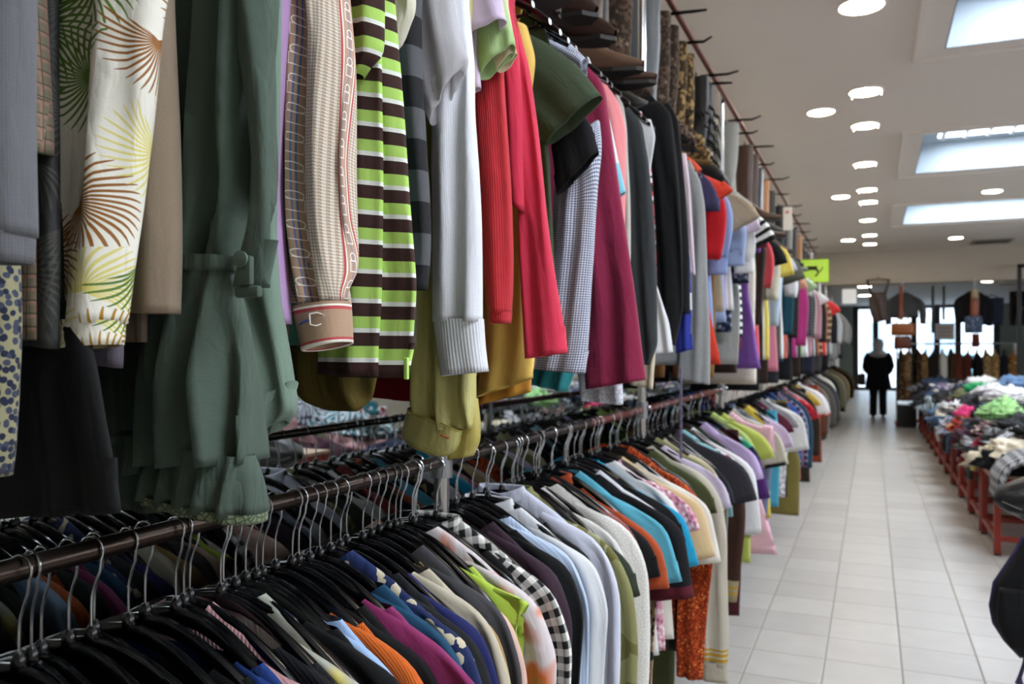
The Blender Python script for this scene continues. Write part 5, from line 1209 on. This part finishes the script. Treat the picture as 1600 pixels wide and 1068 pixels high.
KIND = [('cotton top', 'plain'), ('knitted sweater', 'knit'), ('corduroy trousers', 'rib'), ('satin blouse', 'satin'), ('tweed jacket', 'tweed'), ('striped shirt', 'vstripes'), ('flowered dress', 'floral')]
def pfab(h, kd):
    if kd == 'tweed': return fab('tweed', h, '#77787c')
    if kd == 'vstripes': return fab('vstripes', h, '#b9bcc4', p=.03)
    if kd == 'floral': return fab('floral', h, '#a88a96', '#c9c3b4', sc=22)
    return fab(kd, h)
def lump(loc, mat, label, group, rot=(0, 0, 0), sc=1.0, seed=0, name='crumpled_garment', cat='garment'):
    o = bpy.data.objects.new(name, LUMPS[seed % len(LUMPS)]); COL.objects.link(o)
    o.location = loc; o.rotation_euler = rot; o.scale = (sc, sc, sc) if not hasattr(sc, '__len__') else sc
    o.material_slots[0].link = 'OBJECT'; o.material_slots[0].material = mat
    return tag(o, label, cat, group)
rp = random.Random(77); NP = 0
WHERE = []
for ti, (y0, y1, x0, x1, h) in enumerate(TABLES):
    if ti == len(TABLES) - 1: continue
    aisle = ti < 12
    lay = [(4, 2), (3, 2), (2, 1)] if ti < 7 else ([(4, 1), (3, 1), (2, 1)] if ti < 12 else [(3, 1), (2, 1), (1, 1)])
    big = 1.0 if ti < 7 else 1.35
    used = set()
    row = 'aisle row' if aisle else ('rear row' if ti < 21 else 'tables seen in the mirror')
    tn = ('%s table of the %s' % (ORD[ti if aisle else ti - 12], row)) if ti < 21 else ('table before the aisle row' if ti == 22 else 'table opposite the racks')
    if ti > 22: tn = '%s %s table facing the mirror' % (ORD[(ti - 23) % 5], 'middle' if ti < 28 else 'outer')
    z = h
    for li, (nx, ny) in enumerate(lay):
        for a in range(nx):
            for b_ in range(ny):
                cx = x0 + (x1 - x0) * ((a + .5) / nx if li == 0 else .5 + (a + .5 - nx / 2) * (.24 if li == 1 else .26)) + rp.uniform(-.05, .05)
                cy = y0 + (y1 - y0) * ((b_ + .5) / ny) + rp.uniform(-.06, .06)
                cx = min(max(cx, x0 + .12), x1 - .12)
                while True:
                    if ti >= 21: ci = rp.randrange(len(PILEC))
                    elif 0 <= ti <= 2 and rp.random() < .12: ci = rp.choice([5, 6, 8, 9, 12])
                    else: ci = rp.randrange(len(PILEC)) if rp.random() < .28 else rp.choice([0, 1, 1, 2, 4, 4, 7, 3])
                    ki = rp.randrange(len(KIND))
                    if (ci, ki) not in used: break
                used.add((ci, ki))
                cn, ch = PILEC[ci]; kn, kd = KIND[ki]
                pos = ['lying low', 'halfway up', 'on top'][li]
                lump((cx, cy, z + li * .105 + rp.uniform(0, .02) + .028), pfab(ch, kd), uniq('crumpled %s %s %s on the %s' % (cn, kn, pos, tn)), 'clothes heaped on the red tables', (rp.uniform(-.15, .15), rp.uniform(-.15, .15), rp.uniform(0, 6.28)), rp.uniform(.95, 1.2) * big, NP); NP += 1
def drape(px, py0, X, w, drop_, mat, label, name='draped_garment', z0=.60, top=.30, seed=3, thick=.022):
    Y, _ = on_x(px, py0, X)
    t = thing(name, (X, Y, 0), uniq(label), 'garment', 'clothes heaped on the red tables')
    pth = [(top, z0 + .17), (top * .5, z0 + .11), (.05, z0 + .05), (-.035, z0 - .01), (-.055, z0 - drop_ * .5), (-.05, z0 - drop_)]
    lw, rw = [], []; n = len(pth)
    for i, (x, z) in enumerate(pth):
        x2, z2 = pth[min(i + 1, n - 1)]; x1, z1 = pth[max(i - 1, 0)]
        tx, tz = x2 - x1, z2 - z1; q = math.hypot(tx, tz); nx, nz = -tz / q, tx / q
        lw.append((x - nx * thick, z - nz * thick)); rw.append((x + nx * thick, z + nz * thick))
    cloth('cloth', lw, rw, [w * .8, w, w, w * .95, w * .9, w * .85], mat, t, SEG=30, step=.02, fold=(.004, .02), seed=seed, crumple=.006, cap=True, lip=False)
    return t
SP = [  # px, py, x, label, cloth, size
 (1562, 665, 1.02, 'apple green leaf-print blouse heaped near the front of the red tables', fab('floral', '#8fc67a', '#3f6a44', '#b8dca0', sc=30), (.78, .8, 1.0), .93),
 (1513, 662, .93, 'hot pink crumpled top beside the green leaf-print blouse', fab('plain', '#e0427e'), (.5, .6, .9), .80),
 (1512, 694, .88, 'red patterned dress bundled by the edge of the red tables', fab('floral', '#9c2416', '#c9a27c', '#57180f', sc=14), (.75, 1.0, 1.3), .68),
 (1540, 640, 1.25, 'vivid green jersey top in the heap behind the leaf-print blouse', fab('plain', '#1e9a5a'), (.9, .9, .8), 1.0),
 (1546, 648, 1.2, 'white top curled over the vivid green jersey', fab('plain', '#e4e2e8'), (.7, .8, .8), 1.03),
 (1532, 612, 1.5, 'white cloth lying brightest among the navy heap', fab('plain', '#ececea'), (.8, .9, .6), 1.02),
 (1592, 640, 1.35, 'white crumpled shirt at the frame edge above the heap', fab('plain', '#e6e6e8'), (.9, 1.0, .9), 1.02),
 (1484, 640, .86, 'white bag-like cloth hanging over the table edge', fab('plain', '#dfe2e6'), (.5, .6, 1.2), .74),
 (1560, 712, .86, 'cream rolled garment end sticking out at the nearest table', fab('plain', '#cfc3a4'), (.45, .5, 1.0), .63),
 (1526, 570, 1.9, 'black coat humped on the highest point of the heap', BK, (1.6, 1.6, 1.5), 1.08),
 (1594, 600, 1.9, 'pale denim jacket crumpled at the rear row edge', fab('plain', '#6684a8'), (1.1, 1.2, 1.2), .98),
 (1545, 700, .9, 'crimson and white scarf bundled at the nearest table edge', fab('blotch', '#b32a4c', '#e0c4cc', '#7c1530'), (.5, .6, 1.0), .66),
 (1575, 655, 1.15, 'striped grey sleeve tangled over the green blouse', fab('stripes', '#000', seq=(('#8b8c90', .03), ('#c9c6c0', .02))), (1.0, .9, .7), 1.0),
]
for k, (px, py, X, lab, m, sc, z) in enumerate(SP):
    Y, zz = on_x(px, py, X)
    lump((X, Y, max(z - .02, zz - .02)), m, uniq(lab), 'clothes heaped on the red tables', (0.1, -.1, k * 1.3), sc, k + 4)
drape(1572, 700, .86, .26, .20, fab('houndstooth', '#a9a9ab', '#3b3c40', p=.06), 'grey tweed coat draped over the nearest red table', top=.5, z0=.66, thick=.04)
drape(1490, 660, .80, .13, .15, fab('plain', '#26354e'), 'navy trouser leg hanging over the aisle edge of the tables')
drape(1474, 655, .80, .06, .24, fab('plain', '#d3d2cc'), 'narrow white strip of cloth hanging over the table edge', seed=8)
drape(1463, 640, .80, .16, .16, fab('plain', '#1f2a44'), 'dark blue jacket hanging over the far table edge', seed=9)
drape(1451, 612, .80, .2, .12, fab('tweed', '#8c8478', '#5e5850'), 'stone grey sleeve hanging over the far table corner', seed=11)
drape(1532, 720, .80, .05, .10, fab('floral', '#c7c169', '#7c8a3a', '#e0dc9c', sc=30), 'yellow print cloth tip hanging from the nearest table', seed=12)

for k, (ti, cn, h, w, dr) in enumerate(((1, 'charcoal', '#2b2d33', .12, .2), (2, 'wine red', '#5c1824', .1, .14), (3, 'slate blue', '#33425e', .14, .22), (4, 'black', '#121316', .16, .26), (5, 'grey', '#6c6e74', .1, .18), (6, 'ink blue', '#1a2338', .18, .24), (7, 'brown', '#42322a', .12, .2), (8, 'black ribbed', '#141417', .2, .25), (9, 'navy ribbed', '#18213a', .16, .22))):
    y0_ = 6.78 + ti * .89 + .2 + .13 * (k % 3); u_ = (-sy_ * 0) ; 
    d_ = cy_ * y0_ - sy_ * .8; r_ = cy_ * .8 + sy_ * y0_; px__ = 800 + F_PX * r_ / d_
    drape(px__, 600, .80, w, dr, fab('plain', h), '%s cloth hanging over the edge of the %s table of the aisle row' % (cn, ORD[ti]), seed=30 + k)
# ---- black jacket sleeve and black backpack at the frame edge
LEA = fab('leather', '#1b1c1f', crease=.5)
jk = thing('jacket', (.95, 3.5, .86), uniq('black leather jacket lying on the table with one sleeve sticking out'), 'jacket')
a0, z0 = on_y(1553, 781, 3.42); 
def sl(px, py): return on_y(px, py, 3.42)
Ls = [sl(1760, 770), sl(1690, 748), sl(1620, 738), sl(1582, 752), sl(1557, 766), sl(1553, 776)]
Rs = [sl(1760, 850), sl(1690, 840), sl(1620, 822), sl(1588, 806), sl(1566, 794), sl(1556, 786)]
cloth('sleeve', Ls, Rs, [.07, .08, .08, .075, .06, .03], LEA, jk, Yc=3.42, SEG=36, step=.012, fold=(.006, .05), seed=4, origin=(.95, 3.5, .86), cap=True, crumple=.002)
q = sl(1700, 800)
cloth('body', [(.72, .86), (.80, .90), (1.1, .92), (1.4, .87)], [(.74, .87), (.80, 1.0), (1.1, 1.02), (1.4, .90)], [.12, .26, .28, .1], LEA, jk, Yc=3.5, SEG=30, step=.03, fold=(.01, .08), seed=6, origin=(.95, 3.5, .86), cap=True)
sp = [sl(1562, 779), sl(1580, 786), sl(1610, 798)]
o = MB().tube([(p[0], 3.42 - .075 + .02 * (i == 0), p[1]) for i, p in enumerate(sp)], .0015, 6).build('seam_stitch', simple('pale_thread', '#8c8c88', .8), jk, True); o.location = (-.95, -3.5, -.86)
BAG = fab('plain', '#131418', crease=.6); PIP = simple('purple_piping', '#2b2350', .6)
bg = thing('backpack', (.60, 3.02, .45), uniq('black backpack with dark purple piping hanging beside the near table'), 'bag')
YB = 3.0
rows = [(838, 1600, 1672), (860, 1588, 1690), (885, 1571, 1700), (910, 1554, 1704), (945, 1548, 1706), (972, 1553, 1704), (1000, 1571, 1694), (1026, 1596, 1680)]
Ls = [on_y(r[1], r[0], YB) for r in rows]; Rs = [on_y(r[2], r[0], YB) for r in rows]
cloth('body', Ls, Rs, [.03, .06, .08, .09, .095, .09, .07, .03], BAG, bg, Yc=YB, SEG=40, step=.012, fold=(.004, .08), seed=8, origin=(.60, 3.02, .45), cap=True, lip=True, wob=0)
Lp = Ls[3:7]; Rp = Rs[3:7]
pk = cloth('front_pocket', [(x + .004, z) for x, z in Lp], [(x - .01, z) for x, z in Rp], [.03, .05, .05, .03], BAG, bg, Yc=YB - .065, SEG=30, step=.012, fold=(.003, .08), seed=9, origin=(.60, 3.02, .45), cap=True)
o = MB().tube([(x, YB, z) for x, z in Ls], .006, 7).build('piping', PIP, bg, True); o.location = (-.60, -3.02, -.45)
st_ = [on_y(a, b_, YB) for a, b_ in ((1600, 1005), (1598, 1030), (1591, 1052), (1590, 1062))]
o = MB().tube([(x, YB - .03, z) for x, z in st_], [.005, .005, .006, .012], 8).build('strap', PIP, bg, True); o.location = (-.60, -3.02, -.45)
tp = on_y(1640, 840, YB)
o = MB().tube([(tp[0] - .04, YB, tp[1] - .02), (.70, YB + .0, .84), (.76, YB + .06, .885), (.84, YB + .1, .875)], .012, 8).build('shoulder_strap', BAG, bg, True); o.location = (-.60, -3.02, -.45)

# ================================================================== BACK OF THE SHOP
# coat rack under the beam
CRY = 17.9
rk = thing('coat_rack', (1.45, CRY, 0), uniq('chrome coat rack on a red base holding brown fur coats'), 'clothes rack')
MB().tube([(-1.02, 0, 1.60), (1.05, 0, 1.60)], .018, 10).build('rail', m_chrome, rk, True)
for x in (-1.0, 1.0):
    MB().tube([(x, 0, .06), (x, 0, 1.60)], .018, 10).build('post', m_chrome, rk, True)
    MB().box(x - .03, x + .03, -.35, .35, .03, .08, .005).build('foot', m_redtable, rk)
MB().box(-1.0, 1.0, -.02, .02, .08, .13, .004).build('base_bar', m_redtable, rk)
FURS = [('dark brown fur coat', '#3a2a1e'), ('tan fur coat', '#8c6a42'), ('black fur coat', '#151312'), ('caramel fur coat', '#94703e'), ('dark sable coat', '#2a1f18'), ('white wool coat', '#d9d5cc'), ('umber suede coat', '#4a3222'), ('rust suede coat', '#6b3420'), ('russet suede coat', '#5c2c1c'), ('black wool coat', '#121214'), ('beige fur coat', '#a98c5e'), ('honey fur coat', '#b08a54'), ('black pea coat', '#191a1e'), ('golden fur coat', '#8a5c24')]
pv = None
for i, (d, h) in enumerate(FURS):
    x = .52 + i * .145
    lab = '%s on the chrome rack under the beam' % d
    hr_ = math.radians(-90 + random.Random(i).uniform(-14, 14)); hanger(CRY, hr_, 1.60, d, 'chrome', x=x)
    garment(9, lab, 'coat', fab('boucle' if 'fur' in d else 'plain', h, h if 'fur' not in d else '#5c452c', '#b89a6c', sc=60) if 'fur' in d else fab('plain', h), 1.60, 'coats on the chrome rack', loc=(x, CRY, 1.60), rz=hr_, near=6.5, thick=4.0, L=1.1)
for i, x in enumerate((.62, 1.0)):
    b_ = thing('storage_box', (x, 17.75, .0), uniq(['black box standing on the floor under the coat rack', 'second black box under the coat rack beside the first'][i]), 'box')
    MB().box(-.17, .17, -.2, .2, 0, .38, .01).build('box', m_black, b_); MB().box(-.18, .18, -.21, .21, .38, .42, .01).build('lid', m_black, b_)
sc_ = thing('card_sign', (1.32, CRY - .02, 1.63), uniq('white card sign standing up on the coat rack rail'), 'sign')
x0_, _ = on_y(1461, 520, CRY); x1_, _ = on_y(1491, 520, CRY)
MB().box(x0_ - 1.32, x1_ - 1.32, -.01, .0, .05, .36, .004).build('card', simple('sign_card', '#b9b3ae', .8), sc_)
MB().tube([(.06, .0, -.02), (.06, .0, .08)], .008, 6).build('stem', m_chrome, sc_, True)
for k in range(3): MB().box(x0_ - 1.32 + .05, x1_ - 1.32 - .06, -.0125, -.0095, .12 + k * .07, .14 + k * .07).build('printed_line', simple('sign_ink', '#8a7f7c', .8), sc_)
# things hung along the beam
HY = HDR_Y - .08
def hx(px): return on_y(px, 480, HY)[0]
def hz(py, px=1400): return on_y(px, py, HY)[1]
G4 = 'clothes hung along the beam'
def beam(px, py, lab, typ, mat, **k):
    k.setdefault('near', 6.0)
    t = garment(9, lab, typ, mat, 0, G4, loc=(hx(px), HY, hz(py, px) - .0), **k)
    return t
def hookup(t, lab):
    h = hanger(0, 0, 0, 'x', 'beam'); h.location = t.location; h['label'] = uniq(lab); h['group'] = 'hangers along the beam'
    MB().tube([(0, .0, .0165), (0, .04, .03), (0, .085, .03)], .004, 6).build('beam_hook', m_chrome, h, True)
hd_ = thing('dress', (hx(1372), HY, hz(431, 1372)), uniq('dark brown halter dress hanging from the beam, first on the left'), 'dress', G4)
BRS = fab('satin', '#3b2a20')
cloth('body', [(-.10, -.30), (-.155, -.38), (-.15, -.55), (-.13, -.70), (-.05, -.86)], [(.10, -.30), (.155, -.38), (.15, -.55), (.17, -.72), (.19, -.80)], [.03, .04, .04, .05, .05], BRS, hd_, SEG=24, step=.03, fold=(.012, .06), seed=71, cap=True)
for s in (-1, 1): MB().tube([(s * .11, 0, -.34), (s * .15, 0, -.20), (s * .185, 0, -.075)], [.03, .022, .018], 10).build('strap', BRS, hd_, True)
MB().tube([(-.20, 0, -.075), (0, 0, -.055), (.20, 0, -.075)], .011, 8).tube([(0, 0, -.055), (0, 0, .0), (0, .05, .02), (0, .085, .02)], .005, 6).build('hanger_bar', m_black, hd_, True)
hookup(beam(1412, 447, 'black leather jacket hung from the beam with brown straps in front', 'jacket', LEA, L=.50, sl=.40, ext=.05, both=True, scale=1.15), 'dark hanger of the black leather jacket')
hookup(beam(1521, 445, 'black blazer hung from the beam above a blue bag', 'jacket', BK, L=.60, sl=.46, both=True, scale=1.1), 'dark hanger of the black blazer')
hookup(beam(1549, 452, 'dark navy trousers hung from the beam beside the black blazer', 'trousers', fab('plain', '#1c2234'), L=.62), 'dark hanger of the dark navy trousers')
def strip(px0, px1, py0, py1, Y, mat, name, lab, cat, D=.03, parts=None):
    x0, zt = on_y(px0, py0, Y); x1, zb = on_y(px1, py1, Y)
    t = thing(name, ((x0 + x1) / 2, Y, zt), uniq(lab), cat)
    w = (x1 - x0) / 2; hgt = zt - zb
    MB().tube([(0, 0, -.02), (0, .0, max(.02, 2.75 - zt)), (0, HDR_Y - Y + .005, max(.03, 2.76 - zt))], .003, 5).build('hanging_cord', m_wire, t, True)
    cloth(parts or 'strap', [(-w * .9, 0), (-w, -hgt * .3), (-w * .95, -hgt)], [(w * .9, 0), (w, -hgt * .3), (w * .95, -hgt)], D, mat, t, SEG=18, step=.06, fold=(.006, .1), seed=int(px0), cap=True)
    return t, w, hgt
YB2 = HY - .14
strip(1405, 1411, 446, 500, YB2, fab('leather', '#7c3a1c'), 'belt', 'long brown leather belt hanging before the black leather jacket', 'belt', .012)
t, w, h = strip(1391, 1431, 505, 524, YB2, fab('leather', '#8c4f1e'), 'handbag', 'orange brown leather handbag hanging below the belt', 'bag', .07, 'bag_body')
MB().tube([(-w * .6, 0, -.02), (-w * .3, 0, .12), (0, 0, .17), (w * .3, 0, .12), (w * .6, 0, -.02)], .012, 8).build('handle', fab('leather', '#6a3816'), t, True)
t, w, h = strip(1396, 1424, 525, 545, YB2 + .02, fab('leather', '#5c2a18'), 'handbag', 'dark red brown handbag right under the orange one', 'bag', .06, 'bag_body')
MB().tube([(-w * .6, 0, -.02), (0, 0, .08), (w * .6, 0, -.02)], .012, 8).build('handle', fab('leather', '#4a2012'), t, True)
strip(1455, 1460, 446, 520, HY - .05, BLK, 'belt', 'black belt hanging from the beam, one nearer the brown handbags', 'belt', .012)
strip(1472, 1477, 446, 500, HY - .05, BLK, 'belt', 'black belt hanging from the beam, one nearer the blazer', 'belt', .012)
strip(1516, 1530, 456, 495, YB2, fab('satin', '#8c4a2c', bands=()), 'scarf', 'rust scarf hung inside the black blazer', 'scarf', .02)
strip(1518, 1529, 452, 466, YB2 - .05, fab('plain', '#a89c80'), 'hat', 'beige hat hung over the rust scarf', 'hat', .05, 'crown')
t, w, h = strip(1506, 1536, 494, 520, YB2, fab('boucle', '#39465c', '#56647c', '#8c93a4', sc=40), 'handbag', 'blue grey patterned bag hung under the black blazer', 'bag', .07, 'bag_body')
MB().tube([(-w * .6, 0, -.02), (0, 0, .12), (w * .6, 0, -.02)], .01, 8).build('handle', BLK, t, True)
strip(1518, 1531, 521, 542, YB2, fab('plain', '#5a2418'), 'bag_pouch', 'dark red pouch hung below the blue grey bag', 'bag', .04, 'pouch_body')
t = tag(MB().tube([(2.45, 20.0, 2.85), (4.3, 20.0, 2.85)], .018, 10).build('hanging_rail', m_chrome, None, True), uniq('ceiling hung chrome rail carrying the dark jeans'), 'hanging rail')
for x in (2.5, 4.25): MB().tube([(x, 20, 2.85), (x, 20, BACK_CEIL)], .012, 8).build('drop_rod', m_chrome, t, True)
JE = [('black', '#15171b'), ('dark indigo', '#1b2436'), ('deep green', '#16302c'), ('midnight blue', '#182038'), ('graphite', '#2a2c30'), ('teal black', '#142a30'), ('inky blue', '#20283c'), ('faded black', '#25262a'), ('moss black', '#1c2420')]
for i, (d, h) in enumerate(JE):
    garment(9, '%s jeans hanging from the ceiling rail beyond the coat rack' % d, 'trousers', fab('plain', h), 0, 'jeans on the ceiling rail', loc=(2.75 + i * .17, 20.0, 2.85), rz=math.radians(-60), near=8, L=.85, thick=1.5)
# tall dark stand at the frame edge
ts = thing('clothes_stand', (2.28, 16.2, 0), uniq('tall dark clothes stand rising behind the piled tables'), 'clothes rack')
MB().box(-.03, .03, -.03, .03, 0, 2.92, .005).build('post', m_black, ts); MB().box(-.03, 1.2, -.03, .03, 2.86, 2.92, .005).build('arm', m_black, ts); MB().box(1.17, 1.23, -.03, .03, 0, 2.92, .005).build('post', m_black, ts)
MB().box(-.03, 1.2, -.02, .02, 2.16, 2.20, .005).build('arm', m_black, ts)
for i, (d, ty, h) in enumerate((('dark aubergine cardigan', 'cardigan', '#2b1d30'), ('dark navy padded coat', 'coat', '#161c2e'), ('sooty brown coat', 'coat', '#2c221c'))):
    garment(9, '%s hanging on the tall dark stand' % d, ty, fab('plain', h), 0, 'clothes on the tall stand', loc=(2.5 + i * .3, 16.2, 2.16), rz=math.radians(-60), near=6.5, thick=2.0)

# ================================================================== SHOPPER seen from behind
px_, _ = on_y(1372, 600, 20.2)
pr = thing('person', (px_, 20.2, 0), uniq('person in dark coat and pale grey headscarf walking to the door'), 'person')
def skin_mesh(name, verts, edges, mat, parent, levels=2):
    me = bpy.data.meshes.new(name); me.from_pydata([v[0] for v in verts], edges, [])
    o = bpy.data.objects.new(name, me); COL.objects.link(o); o.parent = parent; me.materials.append(mat)
    md = o.modifiers.new('skin', 'SKIN'); sv = me.skin_vertices
    if not sv:
        bm = bmesh.new(); bm.from_mesh(me); bm.verts.layers.skin.verify(); bm.to_mesh(me); bm.free()
    for i, v in enumerate(verts):
        r = v[1]; me.skin_vertices[0].data[i].radius = r if hasattr(r, '__len__') else (r, r)
    me.skin_vertices[0].data[0].use_root = True
    md.use_smooth_shade = True
    s = o.modifiers.new('sub', 'SUBSURF'); s.levels = levels; s.render_levels = levels
    return o
V = [((0, 0, .93), (.13, .10)), ((0, 0, 1.12), (.12, .09)), ((0, 0, 1.32), (.15, .10)), ((0, .01, 1.45), (.06, .06)), ((0, .02, 1.53), (.055, .06)), ((0, .03, 1.61), (.075, .09)), ((0, .025, 1.68), (.06, .07)), ((0, .125, 1.585), .012)]
E = [(0, 1), (1, 2), (2, 3), (3, 4), (4, 5), (5, 6), (5, 7)]
for s in (-1, 1):
    k = len(V)
    stp = .10 if s > 0 else -.06
    V += [((s * .09, 0, .86), .085), ((s * .095, stp * .4, .48), .055), ((s * .10, stp - .04, .09), .038), ((s * .11, stp + .10, .04), .03)]
    E += [(0, k), (k, k + 1), (k + 1, k + 2), (k + 2, k + 3)]
    k = len(V)
    V += [((s * .18, 0, 1.38), .055), ((s * .24, -.03, 1.12), .042), ((s * .20, .16, .98), .03), ((s * .19, .22, .97), .026)]
    E += [(2, k), (k, k + 1), (k + 1, k + 2), (k + 2, k + 3)]
    h0 = k + 3
    for j, (dx, ln) in enumerate(((-.026, .06), (-.009, .072), (.009, .068), (.026, .052))):
        kk = len(V); V += [((s * (.19 + dx), .255, .965), .009), ((s * (.19 + dx), .255 + ln * .6, .955), .008), ((s * (.19 + dx), .255 + ln * .8, .93), .007)]
        E += [(h0, kk), (kk, kk + 1), (kk + 1, kk + 2)]
    kk = len(V); V += [((s * .155, .235, .96), .010), ((s * .14, .265, .95), .008)]; E += [(h0, kk), (kk, kk + 1)]
skin_mesh('body', V, E, simple('skin_tone', '#b98c72', .6), pr)
COAT = fab('plain', '#14161d')
cloth('coat', [(-.07, 1.47), (-.19, 1.41), (-.225, 1.30), (-.21, 1.1), (-.235, .9), (-.27, .66)], [(.07, 1.47), (.19, 1.41), (.225, 1.30), (.21, 1.1), (.235, .9), (.27, .66)], [.07, .12, .14, .14, .16, .18], COAT, pr, SEG=32, step=.03, fold=(.012, .14), seed=2, cap=True)
for s in (-1, 1):
    MB().tube([(s * .17, 0, 1.40), (s * .225, -.02, 1.30), (s * .265, -.035, 1.12), (s * .235, .06, 1.03), (s * .20, .17, .98)], [.07, .078, .070, .066, .058], 14).build('coat_sleeve', COAT, pr, True)
    stp = .10 if s > 0 else -.06
    MB().tube([(s * .09, 0, .80), (s * .093, stp * .4, .48), (s * .10, stp - .035, .10), (s * .10, stp - .03, .055)], [.11, .085, .078, .08], 14).build('trouser_leg', fab('plain', '#191b24'), pr, True)
    MB().tube([(s * .10, stp - .09, .045), (s * .10, stp - .03, .05), (s * .108, stp + .08, .038), (s * .11, stp + .16, .03)], [.032, .045, .042, .022], 12).build('shoe', m_black, pr, True)
hd = MB()
prof = [(0.0001, 1.745), (.06, 1.735), (.10, 1.70), (.118, 1.63), (.112, 1.55), (.10, 1.49), (.15, 1.44), (.20, 1.39), (.17, 1.34), (.08, 1.30)]
hd.lathe(prof, (0, 0, 0), 22); hd.v = [(x, (y * 1.05 - .005) if y < 0.03 else min(y, .075), z) for x, y, z in hd.v]
hd.build('headscarf', fab('plain', '#c9cbce'), pr, True)
bgx = thing('handbag', (px_ - .31, 20.2, .70), uniq('black handbag carried at the side of the dark-coated shopper'), 'bag')
MB().box(-.09, .05, -.15, .15, 0, .26, .03).build('bag_body', LEA, bgx, True)
MB().tube([(-.02, -.10, .25), (-.0, -.06, .50), (.03, 0, .60), (-.0, .06, .50), (-.02, .10, .25)], .010, 8).build('handle', LEA, bgx, True)
